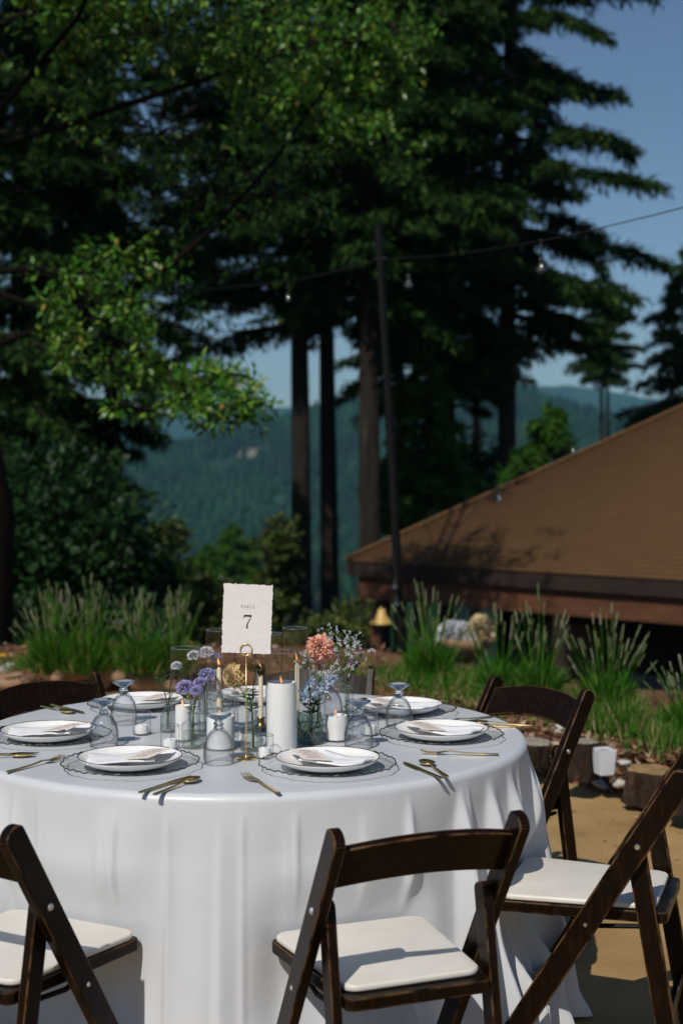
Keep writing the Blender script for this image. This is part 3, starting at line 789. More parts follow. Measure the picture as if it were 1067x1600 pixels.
def bowl_planter():
    p = at_y(728, 1000, 12.6)
    root = empty('bowl_planter', (p.x, p.y, -2.5)); tag(root, 'wide tan bowl planter with white and yellow blossoms behind the lavender', 'planter')
    z0 = p.z + 2.5
    m = MB(); m.lathe([(0, z0 - .22), (.10, z0 - .16), (.22, z0 - .05), (.26, z0 + .02), (.24, z0 + .025), (.20, z0 - .03), (0, z0 - .05)], 28); m.build('bowl', M['clay'], root, True)
    m = MB(); m.lathe([(.2, 0), (.1, .15), (.08, z0 - .3), (.13, z0 - .2)], 20); m.build('pedestal', M['clay'], root, True)
    r = np.random.default_rng(3); n = 420
    d = rand_dir(n, r); d[:, 2] = np.abs(d[:, 2])
    link('blossoms', leaves_mesh('blossoms', d * np.array([.15, .15, .14]) + np.array([-.10, 0, z0]), d + r.normal(size=(n, 3)) * .5, rand_dir(n, r), .05, .035, M['white_petal']), root)
    link('yellow_blossoms', leaves_mesh('yellow_blossoms', d[:260] * np.array([.10, .12, .20]) + np.array([.13, 0, z0]), d[:260] + r.normal(size=(260, 3)) * .5, rand_dir(260, r), .05, .035, M['cream_petal']), root)
bowl_planter()

# ------------------------------------------------------------------ light pole and string lights
PY = 10.4
def pole():
    b = at_y(632, 1058, PY); t = at_y(590, 352, PY)
    root = empty('light_pole', b); tag(root, 'thin black metal pole holding the string lights', 'pole')
    m = MB(); m.tube([Vector((0, 0, -.2)), (t - b) * .5, t - b], [.034, .032, .026], 12); m.build('shaft', M['black_metal'], root, True, angle=40)
    m = MB(); m.lathe([(0, .0), (.10, 0), (.10, .02), (.05, .05), (.0, .05)], 20); o = m.build('foot', M['black_metal'], root, True)
    h = at_y(593, 405, PY) - b
    m = MB(); m.tube([h + Vector((-.04, 0, .0)), h + Vector((.05, -.03, 0))], .012, 6); m.build('hook', M['black_metal'], root)
pole()
def strand(pts, bulbs, label, rc=.0032, sag=0, br=.03):
    """pts: world points the cable runs through; bulbs: world points where a bulb's centre hangs"""
    root = empty('string_light', pts[0]); tag(root, label, 'string light')
    o = pts[0]
    fine = []
    n = len(pts)
    for i in range(n - 1):
        for k in range(8):
            t = k / 8; p0 = pts[max(i - 1, 0)]; p1 = pts[i]; p2 = pts[i + 1]; p3 = pts[min(i + 2, n - 1)]
            fine.append(.5 * ((2 * p1) + (p2 - p0) * t + (2 * p0 - 5 * p1 + 4 * p2 - p3) * t * t + (3 * p1 - p0 - 3 * p2 + p3) * t ** 3) - o)
    fine.append(pts[-1] - o)
    m = MB(); m.tube(fine, rc, 6); m.build('cable', M['cable'], root, True)
    for (p, drop) in bulbs:
        p = p - o
        m = MB(); m.tube([p + Vector((0, 0, br * 1.2 + drop)), p + Vector((0, 0, br * 2.2))], .004, 5)
        m.lathe([(0, br * 2.3), (br * .45, br * 2.25), (br * .5, br * 1.25), (br * .4, br * 1.1), (0, br * 1.1)], 12, p); s_ = m.build('socket', M['cable'], root, True)
        m = MB(); m.lathe([(br * .38, br * 1.2), (br * .55, br * .7), (br, -.1 * br), (br * .95, -.55 * br), (br * .55, -.95 * br), (0, -1.1 * br)], 18, p); bo = m.build('bulb', M['bulb'], root, True)
        m = MB()
        for k in range(4):
            a = k * PI / 2
            m.tube([p + Vector((.3 * br * math.cos(a), .3 * br * math.sin(a), br * .9)), p + Vector((.42 * br * math.cos(a), .42 * br * math.sin(a), -.4 * br))], .0016, 4)
        m.build('filament', M['filament'], bo)
A_ = [at_y(592, 405, PY), at_y(700, 398, 9.4), at_y(850, 375, 8.3), at_y(980, 346, 7.5), at_y(1100, 315, 6.8), at_y(1250, 270, 6.2)]
strand(A_, [(at_y(638, 444, 10.0), .12), (at_y(845, 419, 8.4), .12)], 'string light cable running from the pole up to the right border')
strand([at_y(592, 405, PY), at_y(470, 436, 11.2), at_y(330, 452, 12.2), at_y(180, 466, 13.2), at_y(-40, 468, 14.2)], [(at_y(450, 468, 11.3), .11), (at_y(252, 500, 12.6), .14)], 'faint string light cable from the pole into the left trees', br=.020, rc=.004)
strand([at_y(624, 905, PY), at_y(640, 890, 10.6), at_y(700, 838, 11.0), at_y(780, 765, 11.5), at_y(895, 690, 12.2), at_y(1090, 600, 13.2)], [(at_y(780, 781, 11.5), .03), (at_y(895, 707, 12.2), .03)], 'low string light whose pale bulbs show against the roof', rc=.0035, br=.03)
strand([at_y(612, 850, PY - .06), at_y(618, 900, PY - .08), at_y(619, 945, PY - .08)], [(at_y(617, 917, PY - .1), 0), (at_y(619, 944, PY - .1), 0)], 'short bulb cord dangling down the black pole', rc=.004, br=.024)

# ------------------------------------------------------------------ lavender, grass and small things in the bed
def ground_at(px, py):
    p = at_z(px, py, .15)
    for _ in range(4):
        p = at_z(px, py, float(bed_z(p.x, p.y)))
    return p
def lavender(px, py, h, spread, n, seed, label, green=1.0):
    r = np.random.default_rng(seed)
    b = ground_at(px, py)
    root = empty('lavender_plant', (b.x, b.y, b.z - .02)); tag(root, label, 'lavender', 'lavender clumps in the planting bed')
    st = MB(); sp = MB()
    for k in range(n):
        az = r.random() * 2 * PI; t = r.random() ** .7 * spread
        hh = h * r.uniform(.55, 1.08) * (1 - .25 * t / spread)
        d = Vector((math.cos(az) * t, math.sin(az) * t, 0))
        p0 = d * .22 + Vector((r.normal() * .02, r.normal() * .02, 0)); p1 = d * .6 + Vector((0, 0, hh * .62)); p2 = d * 1.02 + Vector((r.normal() * .015, r.normal() * .015, hh))
        st.tube([p0, p1, p2], [.0028, .0022, .0018], 3, False)
        dd = (p2 - p1).normalized(); ln = r.uniform(.05, .11); w = r.uniform(.0035, .0062)
        sp.tube([p2 - dd * ln * .1, p2 + dd * ln * .12, p2 + dd * ln * .35, p2 + dd * ln * .45, p2 + dd * ln * .7, p2 + dd * ln], [.002, w, w * 1.05, w * .75, w * .95, .002], 5)
    st.build('stems', M['lav_leaf'], root)['kind'] = 'stuff'
    sp.build('flower_spikes', M['lav_spike'], root, True)['kind'] = 'stuff'
    m = int(800 * green); az = r.random(m) * 2 * PI; t = r.random(m) ** .6 * spread
    P = np.stack([np.cos(az) * t * .48, np.sin(az) * t * .48, r.random(m) * h * .34 * (1 - .5 * t / spread)], 1)
    D = np.stack([np.cos(az) * .5, np.sin(az) * .5, np.full(m, 1.0)], 1) + r.normal(size=(m, 3)) * .3
    link('foliage', leaves_mesh('foliage', P, D, rand_dir(m, r), r.uniform(.5, 1.1, m) * h * .36, r.uniform(.004, .010, m), M['lav_leaf'], .1), root)['kind'] = 'stuff'
lavender(82, 1050, .56, .24, 60, 1, 'leftmost lavender clump, tall spikes before the dark trees', 1.3)
lavender(138, 1050, .60, .22, 60, 2, 'lavender clump above the left chair back, its spikes leaning right', 1.3)
lavender(218, 1052, .56, .22, 55, 3, 'lavender clump between left chair and glass vases', 1.2)
lavender(272, 1052, .54, .20, 36, 14, 'lavender clump just behind the purple flower vases', 1.2)
lavender(672, 1072, .60, .20, 44, 4, 'feathery lavender clump right of the light pole', 1.4)
lavender(780, 1092, .52, .22, 30, 5, 'lavender clump above the curved chair back at right', .7)
lavender(842, 1100, .58, .18, 26, 6, 'slim lavender clump right of the curved chair back', .7)
lavender(945, 1128, .58, .24, 50, 7, 'bushy lavender clump behind the two log stumps', 1.2)
lavender(1078, 1150, .42, .20, 32, 8, 'lavender clump cut off by the right border', .8)

def grass():
    r = np.random.default_rng(61)
    P = []; D = []; L = []
    for (px, py, rx, ry, n, ln) in [(690, 1078, 80, 14, 1500, .15), (640, 1062, 60, 9, 900, .13), (800, 1108, 70, 11, 900, .13), (770, 1126, 40, 7, 300, .09), (958, 1146, 44, 14, 2300, .18), (900, 1134, 36, 10, 900, .14), (1045, 1172, 34, 12, 1100, .13), (1010, 1148, 50, 12, 900, .12), (110, 1049, 60, 4, 700, .14), (245, 1052, 50, 4, 600, .14), (20, 1046, 30, 5, 250, .12), (860, 1112, 50, 9, 500, .12), (720, 1100, 40, 8, 300, .1), (560, 1062, 40, 8, 300, .12)]:
        for k in range(int(n * .6)):
            p = ground_at(px + r.normal() * rx * .55, py + r.normal() * ry * .55)
            P.append(p); L.append(ln * r.uniform(.5, 1.25))
    P = np.array(P); n = len(P)
    P[:, :2] += r.normal(size=(n, 2)) * .06
    D = np.array([0, 0, 1.0]) + r.normal(size=(n, 3)) * np.array([.35, .35, .1])
    o = link('grass', leaves_mesh('grass', P, D, rand_dir(n, r), np.array(L), r.uniform(.004, .010, n), M['grass'], .1))
    tag(o, 'bright green grass and weeds around the lavender', 'grass', kind='stuff')
    # bark chips on the bed
    n = 9000
    X = np.where(r.random(n) < .5, r.uniform(-4, 3.2, n), r.uniform(.6, 2.0, n)); Y = edge_y(X) + np.abs(r.normal(size=n)) * .7 - .02
    Z = bed_z(X, Y) + .03
    d = rand_dir(n, r, .25)
    o = link('bark_chips', leaves_mesh('bark_chips', np.stack([X, Y, Z], 1), d, np.array([0, 0, 1.0]) + r.normal(size=(n, 3)) * .35, r.uniform(.025, .08, n), r.uniform(.015, .035, n), M['chips'], .1))
    tag(o, 'brown bark chips scattered over the planting bed', 'mulch', kind='stuff')
grass()
def litter():
    r = np.random.default_rng(17); n = 900
    X = r.uniform(-3, 3.2, n); Y = edge_y(X) - np.abs(r.normal(size=n)) * .8
    d = rand_dir(n, r, .1)
    o = link('patio_litter', leaves_mesh('patio_litter', np.stack([X, Y, np.full(n, .008)], 1), d, np.array([0, 0, 1.0]) + r.normal(size=(n, 3)) * .2, r.uniform(.01, .035, n), r.uniform(.006, .016, n), M['chips'], .1))
    tag(o, 'dry leaves and bark crumbs strewn on the sandy patio', 'litter', kind='stuff')
litter()

def stump(px, py, rad, h, label, top, seed, tilt=0):
    r = np.random.default_rng(seed)
    p = ground_at(px, py); p.z -= .03
    root = empty('log_stump', p); tag(root, label, 'log', 'cut logs edging the bed')
    ph = r.random(4) * 6
    w = lambda a, z: 1 + .12 * math.sin(2 * a + ph[0]) + .08 * math.sin(5 * a + ph[1]) + .05 * math.sin(13 * a + 14 * z) + .03 * math.sin(17 * a - 30 * z)
    m = MB(); m.lathe([(rad * 1.05, 0), (rad * 1.02, h * .3), (rad * .98, h * .7), (rad, h * .97), (rad * .96, h)], 36, wob=w); m.build('bark', M['log_bark'], root, True)
    m = MB(); m.lathe([(rad * .965, h - .002), (rad * .8, h + .004), (rad * .4, h - .003), (0, h + .002)], 36, wob=w); m.build('cut_face', top, root, True)
    root.rotation_euler = (tilt, tilt * .5, r.random() * 6)
stump(905, 1206, .088, .17, 'dark log stump with pale grey top, left of the white flowerpot', M['log_grey'], 1, .06)
stump(1012, 1243, .105, .15, 'log stump with golden cut top, nearest the chair at right', M['log_end'], 2, -.08)
stump(832, 1184, .085, .11, 'low dark log stump seen through the right chair back', M['log_grey'], 3, .1)
stump(1085, 1255, .12, .16, 'log stump cut off by the right border', M['log_end'], 4, .1)
def pot():
    p = ground_at(943, 1206)
    root = empty('flowerpot', (p.x, p.y, p.z - .01), .3); tag(root, 'small square white plastic flowerpot by the log stump', 'flowerpot')
    m = MB()
    v = []
    for (z, s) in ((0, .033), (.115, .042)):
        for (x, y) in ((-1, -1), (1, -1), (1, 1), (-1, 1)): v.append((x * s, y * s, z))
    for (z, s) in ((.115, .038), (.02, .030)):
        for (x, y) in ((-1, -1), (1, -1), (1, 1), (-1, 1)): v.append((x * s, y * s, z))
    f = [(3, 2, 1, 0), (12, 13, 14, 15)]
    for j in range(3):
        for k in range(4): f.append((j * 4 + k, j * 4 + (k + 1) % 4, j * 4 + 4 + (k + 1) % 4, j * 4 + 4 + k))
    m.add(v, f); m.build('pot_wall', M['plastic'], root, bevel=.006)
    m = MB(); m.box((0, 0, .10), (.070, .070, .006)); m.build('soil', M['mulch'], root)
pot()
def rock(name, px, py, s, label, mat, seed, group=None, cat='stone', sq=(1, 1, .7)):
    r = np.random.default_rng(seed); p = ground_at(px, py)
    m = MB(); prof = []
    n = 9
    ph = r.random(6) * 6
    w = lambda a, z: 1 + .16 * math.sin(2 * a + ph[0] + z * 20) + .10 * math.sin(3 * a + ph[1]) + .05 * math.sin(7 * a + ph[2] + 40 * z)
    m.lathe([(s * math.sin(PI * i / n) * sq[0], s * sq[2] * (-math.cos(PI * i / n))) for i in range(n + 1)], 18, wob=w)
    o = m.build(name, mat, None, True); o.location = (p.x, p.y, p.z + s * .35); o.rotation_euler = (r.normal() * .2, r.normal() * .2, r.random() * 6)
    tag(o, label, cat, group); return o
GS = 'pale stones in the mulch'
rock('stone', 966, 1228, .030, 'white round stone in the mulch below the flowerpot', M['stone'], 1, GS)
rock('stone', 972, 1196, .032, 'flat white stone right of the flowerpot', M['stone'], 2, GS, sq=(1.3, 1, .5))
rock('stone', 935, 1228, .04, 'greyish flat stone at the patio edge', M['stone'], 3, GS, sq=(1.5, 1, .35))
rock('stone', 1045, 1150, .06, 'tan stone in the grass near the right border', M['clay'], 4, GS)
rock('stone', 880, 1150, .07, 'mossy grey stone behind the dark log stump', M['stone'], 5, GS)
rock('stone', 12, 1048, .05, 'pale stone at the foot of the leftmost lavender', M['stone'], 6, GS)
# curved clay edging at the left of the bed
def edging(px, py, rad, a0, a1, label, seed):
    p = ground_at(px, py)
    root = empty('edging_stone', p); tag(root, label, 'edging', 'curved tan edging stones at the left of the bed')
    m = MB(); pts = []
    for i in range(15):
        a = a0 + (a1 - a0) * i / 14; pts.append((rad * math.cos(a), rad * .7 * math.sin(a), .045))
    m.tube(pts, [.045 + .008 * math.sin(i * 1.3 + seed) for i in range(15)], 8); m.build('edging_ring', M['clay'], root, True)
edging(10, 1075, .17, -2.8, 2.6, 'round tan edging ring at the left border', 1)
edging(140, 1068, .21, -.3, 3.6, 'curved tan edging stone behind the left chair post', 2)
edging(205, 1075, .18, .2, 3.3, 'tan edging stone behind the back left goblet', 3)
def log_lying(px, py, ln, label):
    p = ground_at(px, py); m = MB()
    m.tube([(-ln / 2, 0, .06), (0, .02, .065), (ln / 2, -.01, .06)], [.065, .07, .062], 14); o = m.build('fallen_log', M['clay'], None, True, angle=40); o.location = p; tag(o, label, 'log')
log_lying(245, 1082, .36, 'short tan log lying behind the back left plate')
def yellow_flower(px, py, label, seed, r0=.028):
    r = np.random.default_rng(seed); g = ground_at(px, py + 22); p = at_y(px, py, g.y)
    root = empty('yellow_flower', g); tag(root, label, 'flower', 'yellow flowers in the bed')
    t = p - g
    m = MB(); m.tube([(0, 0, 0), t * .5 + Vector((.01, 0, 0)), t], .003, 5); m.build('stem', M['stem'], root)
    n = 22; a = np.arange(n) * 2.4
    D = np.stack([np.cos(a), np.sin(a) * .8 - .3, np.full(n, .35)], 1)
    link('petals', leaves_mesh('petals', np.array(t) + D * .003, D, np.array([[0, -.6, 1.0]] * n) + r.normal(size=(n, 3)) * .2, r0, .012, M['yellow_petal']), root)
yellow_flower(1004, 1112, 'yellow flower in the grass right of the bushy lavender', 1, .036)
yellow_flower(136, 1002, 'yellow flower between the left lavender clumps', 2)
yellow_flower(4, 1026, 'yellow flower at the left border', 3, .032)
yellow_flower(935, 1090, 'small yellow flower in front of the bushy lavender', 4, .018)

# ------------------------------------------------------------------ table and cloth
TC = Vector((-.26, 3.903, 0))
TR_ = .77
TZ = .762
def pol(phi, r, z=0.0): return Vector((TC.x + r * math.sin(R(phi)), TC.y - r * math.cos(R(phi)), z))
CH = [  # seat angle round the table, distance of seat centre, extra turn, label
    (21.5, .945, 0, 'dark wooden folding chair before the table, its empty back towards us'),
    (-28.0, .95, 0, 'dark wooden folding chair cut off at the lower left corner'),
    (68.0, .955, 3, 'dark wooden folding chair at the right edge, seen from its side'),
    (130.0, .95, 0, 'dark brown folding chair behind the right side of the table, by the logs'),
    (172.0, .96, 0, 'brown folding chair at the rear of the table behind the peach flower'),
    (-139.0, .93, -4, 'dark folding chair behind the left side of the table, before the lavender'),
    (-80.0, 1.0, 0, 'dark folding chair beyond the left border beside the table'),
]
def table():
    root = empty('round_table', TC); tag(root, 'round folding table hidden beneath the white cloth', 'table')
    m = MB(); m.lathe([(0, .728), (.75, .728), (.757, .735), (.757, .752), (.75, .757), (0, .757)], 64); m.build('tabletop', M['log_end'], root, True, angle=40)
    for k in range(4):
        a = PI / 4 + k * PI / 2
        m = MB(); m.tube([(.35 * math.cos(a), .35 * math.sin(a), .727), (.42 * math.cos(a), .42 * math.sin(a), 0)], .014, 8); m.build('leg', M['black_metal'], root)
table()
def cloth():
    nt = 900
    a = np.linspace(0, 2 * PI, nt, endpoint=False)          # phi, 0 = towards camera
    r = np.random.default_rng(12)
    deg = (np.degrees(a) + 180) % 360 - 180
    # fold pattern: soft wide folds in front, deeper and tighter at the right
    wv = a + .10 * np.sin(3 * a + 1.1) + .05 * np.sin(7 * a + .4)
    f1 = np.sin(14 * wv + .6); f2 = np.sin(23 * wv + 2.1)
    fold = .25 * f1 + .15 * f2
    soft = np.zeros(nt); crease = np.zeros(nt)
    for cphi in (-35, -19, -9.5, 3, 12, 33, 47, 62, -52): crease = crease + np.exp(-(((deg - cphi + 180) % 360 - 180) / .45) ** 2) * r.uniform(.5, 1.2)
    ang = -180.0
    while ang < 178:
        side = abs(ang) > 38
        w0 = r.uniform(1.0, 2.2) if side else r.uniform(1.0, 2.6)
        am = r.uniform(.5, 1.35) if side else r.uniform(.25, .9)
        dd = (deg - ang + 180) % 360 - 180
        wl_ = np.where(dd < 0, w0 * r.uniform(.5, 1.0), w0 * r.uniform(1.0, 2.2))
        fold = fold + am * np.exp(-(dd / wl_) ** 2) * 1.1
        soft = soft + (am * .5) * np.exp(-(dd / (wl_ * .6)) ** 2)
        ang += r.uniform(4.5, 9.5) if side else r.uniform(7, 14)
    fold = fold - fold.mean()
    amp = .62 + .55 * sstep(30, 75, np.abs(deg)) + .1 * np.sin(2 * a)
    rows = []
    def ring(rr, z): rows.append((rr, z))
    V = []
    prof_top = [(.02, 0), (.15, 0), (.3, 0), (.45, 0), (.6, 0), (.70, 0), (.745, 0)]
    base = TZ
    def put(rr, zz): V.append(np.stack([rr * np.sin(a), -rr * np.cos(a), zz], 1))
    for (rr, _) in prof_top:
        put(np.full(nt, rr), np.full(nt, base) + .0012 * (fbm(6 + 3 * rr * np.sin(a), 6 - 3 * rr * np.cos(a), 9) - .5))
    for k in range(1, 7):                                     # rounded edge
        t = k / 6 * PI / 2
        put(np.full(nt, .745 + .020 * math.sin(t)), np.full(nt, base - .020 * (1 - math.cos(t))))
    nz = 64
    drop = base - .020 - .006
    ztop = base - .020
    # chairs press the skirt inwards
    push = []
    for (phi, rc, turn, _l) in CH: push.append((phi, rc - .205))
    for j in range(1, nz + 1):
        t = j / nz; z = ztop - drop * t
        s = .35 * sstep(.0, .18, t) + .65 * sstep(.05, .75, t); s0 = sstep(.0, .10, t)
        rr = .765 + .012 * (1 - s0) * 0  + .080 * t ** 1.1 + .070 * s * amp * fold + .004 * s0 * soft + .0065 * s0 * crease + .030 * sstep(.90, 1, t) * (.4 + .6 * np.abs(f1))
        rr = rr + .006 * np.sin(60 * wv + 8 * t) * sstep(.2, .9, t) * sstep(40, 80, np.abs(deg))
        for (phi, rf) in push:
            dphi = ((deg - phi + 180) % 360 - 180); lat = rr * np.sin(np.radians(dphi))
            front = np.cos(np.radians(dphi)) > 0
            wgt = (1 - sstep(.15, .26, np.abs(lat))) * front * sstep(.50, .46, np.full(nt, z)) if False else (1 - sstep(.16, .27, np.abs(lat))) * front * (1 - sstep(.44, .60, np.full(nt, z)))
            wgt = wgt * (.2 + .8 * float(sstep(.12, .36, z)))
            lim = (rf - .012) / np.maximum(np.cos(np.radians(dphi)), .5)
            rr = rr - wgt * np.maximum(0, rr - lim)
        put(rr, np.full(nt, z) + (.004 * f1 if j == nz else 0))
    n = len(V)
    V = np.concatenate([np.array([[0, 0, base]])] + V)
    k = np.arange(nt); k2 = (k + 1) % nt
    Fq = np.concatenate([np.stack([1 + i * nt + k, 1 + i * nt + k2, 1 + (i + 1) * nt + k2, 1 + (i + 1) * nt + k], 1) for i in range(n - 1)])
    me = bpy.data.meshes.new('tablecloth')
    tris = [(0, int(1 + q), int(1 + w)) for q, w in zip(k2, k)]
    me.from_pydata(V.tolist(), [], [tuple(f[::-1]) for f in Fq.tolist()] + tris); me.update()
    me.polygons.foreach_set('use_smooth', np.ones(len(me.polygons), bool))
    me.materials.append(M['cloth'])
    o = link('tablecloth', me); o.location = TC
    tag(o, 'white satin floor length cloth draped over the round table', 'tablecloth')
cloth()

# ------------------------------------------------------------------ chairs
def make_chair():
    root = empty('folding_chair')
    T = Vector((-.25, .775)); B = Vector((.225, .0))        # post in the (y, z) plane
    d = (T - B).normalized(); nrm = Vector((-d.y, d.x))
    yz = lambda x: Matrix(((0, 0, 1, x), (1, 0, 0, 0), (0, 1, 0, 0), (0, 0, 0, 1)))
    def board(p0, p1, w, round_top=True):
        dd = (p1 - p0).normalized(); nn = Vector((-dd.y, dd.x))
        poly = []
        if dd.y != 0: # cut flat on the floor
            for sgn in (-1, 1):
                q = p0 + nn * (sgn * w / 2); q = q - dd * (q.y / dd.y) if p0.y < .02 else q; poly.append((q.x, q.y))
        k = 9
        e = p1 - dd * w * .30
        for i in range(k + 1):
            a = PI * i / k
            q = e + nn * (w / 2 * math.cos(a)) + dd * (w * .36 * math.sin(a)); poly.append((q.x, q.y))
        return poly
    poly = board(B, T, .056)
    for s in (-1, 1):
        m = MB(); m.prism(poly, .024, yz(s * .200)); p = m.build('post', M['wood'], root, bevel=.003)
        m = MB(); m.prism(board(Vector((-.235, 0)), Vector((-.128, .610)), .046), .022, yz(s * .1755)); m.build('rear_leg', M['wood'], root, bevel=.003)
        pv = B + d * .70
        m = MB(); m.tube([(s * .2115, pv.x, pv.y), (s * .2150, pv.x, pv.y)], [.0085, .006], 12); m.build('screw', M['steel'], root)
        pv = B + d * .47
        m = MB(); m.tube([(s * .2115, pv.x, pv.y), (s * .2145, pv.x, pv.y)], [.006, .004], 10); m.build('screw', M['steel'], root)
        m = MB(); m.tube([(s * .160, -.14, .395), (s * .160, -.03, .385), (s * .160, .02, .395)], .006, 6); m.build('brace', M['black_metal'], root)
    # back slat, arched and bowed backwards
    m = MB(); n = 17; vs = []; fs = []
    cz_ = .697; th = .016
    for i in range(n):
        x = -.189 + .378 * i / (n - 1); q = 1 - (x / .189) ** 2
        t = (cz_ - B.y) / d.y
        for (hh, tt) in ((-.054 + .026 * q, -th / 2), (-.054 + .026 * q, th / 2), (.050 + .026 * q, th / 2), (.050 + .026 * q, -th / 2)):
            p = B + d * (t + hh) + nrm * (-(tt))   # nrm points to the front / up
            bow = -.022 * q
            vs.append((x, p.x + bow, p.y))
    for i in range(n - 1):
        for k in range(4): fs.append((i * 4 + k, i * 4 + (k + 1) % 4, i * 4 + 4 + (k + 1) % 4, i * 4 + 4 + k))
    fs += [(3, 2, 1, 0), tuple((n - 1) * 4 + k for k in range(4))]
    m.add(vs, fs); m.build('back_slat', M['wood'], root, bevel=.003)
    # seat: frame and cushion
    def trap(y0, y1, w0, w1, rc):
        pts = []
        cs = [((-w0 + rc, y0 + rc), PI, 1.5 * PI), ((w0 - rc, y0 + rc), 1.5 * PI, 2 * PI), ((w1 - rc, y1 - rc), 0, .5 * PI), ((-w1 + rc, y1 - rc), .5 * PI, PI)]
        for (c0, a0, a1) in cs:
            for i in range(6):
                a = a0 + (a1 - a0) * i / 5; pts.append((c0[0] + rc * math.cos(a), c0[1] + rc * math.sin(a)))
        return pts
    m = MB(); m.prism(trap(-.205, .205, .160, .184, .02), .028, Matrix.Translation((0, 0, .418))); m.build('seat_frame', M['wood'], root, bevel=.004)
    m = MB(); m.prism(trap(-.178, .200, .154, .180, .035), .015, Matrix.Translation((0, 0, .4400)))
    m.build('cushion', M['cushion'], root, True, bevel=.006, seg=4)
    for (y, z) in ((.130, .155), ):
        m = MB(); m.box((0, y, z), (.378, .020, .034)); m.build('stretcher', M['wood'], root, bevel=.003)
    for (y, z) in ((-.205, .17),):
        m = MB(); m.box((0, y, z), (.329, .018, .034)); m.build('stretcher', M['wood'], root, bevel=.003)
    return root
proto = make_chair()
for k, (phi, rc, turn, lab) in enumerate(CH):
    o = proto if k == 0 else copy_tree(proto)
    o.location = pol(phi, rc, .006); o.rotation_euler = (0, 0, R(phi + turn))
    tag(o, lab, 'chair', 'wooden folding chairs around the table')

# ------------------------------------------------------------------ place settings
PL = [(-28, 'at the front left place setting', -1), (25, 'at the front right place setting', 1), (80, 'at the place setting by the right table edge', -1),
      (126, 'at the back right place setting', 1), (180, 'at the rear place behind the vases', 1), (-140, 'at the back left place setting', -1), (-78, 'at the place setting by the left border', 1)]
PR = .536
solid_m, sn_, sl_, sp_ = new_mat('solid_glass')
sp_.inputs['Base Color'].default_value = (.96, .98, .98, 1); sp_.inputs['Transmission Weight'].default_value = 1; sp_.inputs['Roughness'].default_value = .0; sp_.inputs['IOR'].default_value = 1.47
M['solid'] = solid_m

def scallop(a): return 1 + .012 * math.cos(16 * a) + .010 * math.sin(5 * a + .6) + .006 * math.sin(9 * a)
def charger_mesh():
    nt = 160; prof = [(.0, .003), (.05, .003), (.085, .003), (.105, .005), (.125, .009), (.145, .013), (.165, .017)]
    vs = [(0, 0, .003)]
    for (rr, z) in prof[1:]:
        e = max(0, (rr - .09) / .075)
        for k in range(nt):
            a = 2 * PI * k / nt; q = 1 + (scallop(a) - 1) * e
            vs.append((rr * q * math.cos(a), rr * q * math.sin(a), z + .0016 * e * math.cos(40 * a)))
    fs = [(0, 1 + k, 1 + (k + 1) % nt) for k in range(nt)]
    for i in range(len(prof) - 2):
        for k in range(nt):
            fs.append((1 + i * nt + k, 1 + i * nt + (k + 1) % nt, 1 + (i + 1) * nt + (k + 1) % nt, 1 + (i + 1) * nt + k))
    me = bpy.data.meshes.new('glass_dish'); me.from_pydata(vs, [], fs); me.update(); me.materials.append(M['charger'])
    me.polygons.foreach_set('use_smooth', np.ones(len(me.polygons), bool))
    m = MB(); pts = [Vector((.165 * scallop(a) * math.cos(a), .165 * scallop(a) * math.sin(a), .017 + .0016 * math.cos(40 * a))) for a in [2 * PI * k / 160 for k in range(161)]]
    m.tube(pts, .0015, 5, False); ro = m.build('x', M['rim']); rm = ro.data; bpy.data.objects.remove(ro)
    return me, rm
ch_me, ch_rim = charger_mesh()
def data_of(o): me = o.data; bpy.data.objects.remove(o); return me
m = MB(); m.lathe([(0, 0), (.072, 0), (.076, .001), (.102, .008), (.119, .017), (.1258, .0240), (.1255, .0252), (.1240, .0250), (.116, .0170), (.099, .0105), (.075, .007), (0, .006)], 64); pl_me = data_of(m.build('x', M['china'], None, True))
m = MB(); m.tube([Vector((.1250 * math.cos(2 * PI * k / 80), .1250 * math.sin(2 * PI * k / 80), .0253)) for k in range(81)], .0012, 5, False); pl_rim = data_of(m.build('x', M['rim'], None, True))
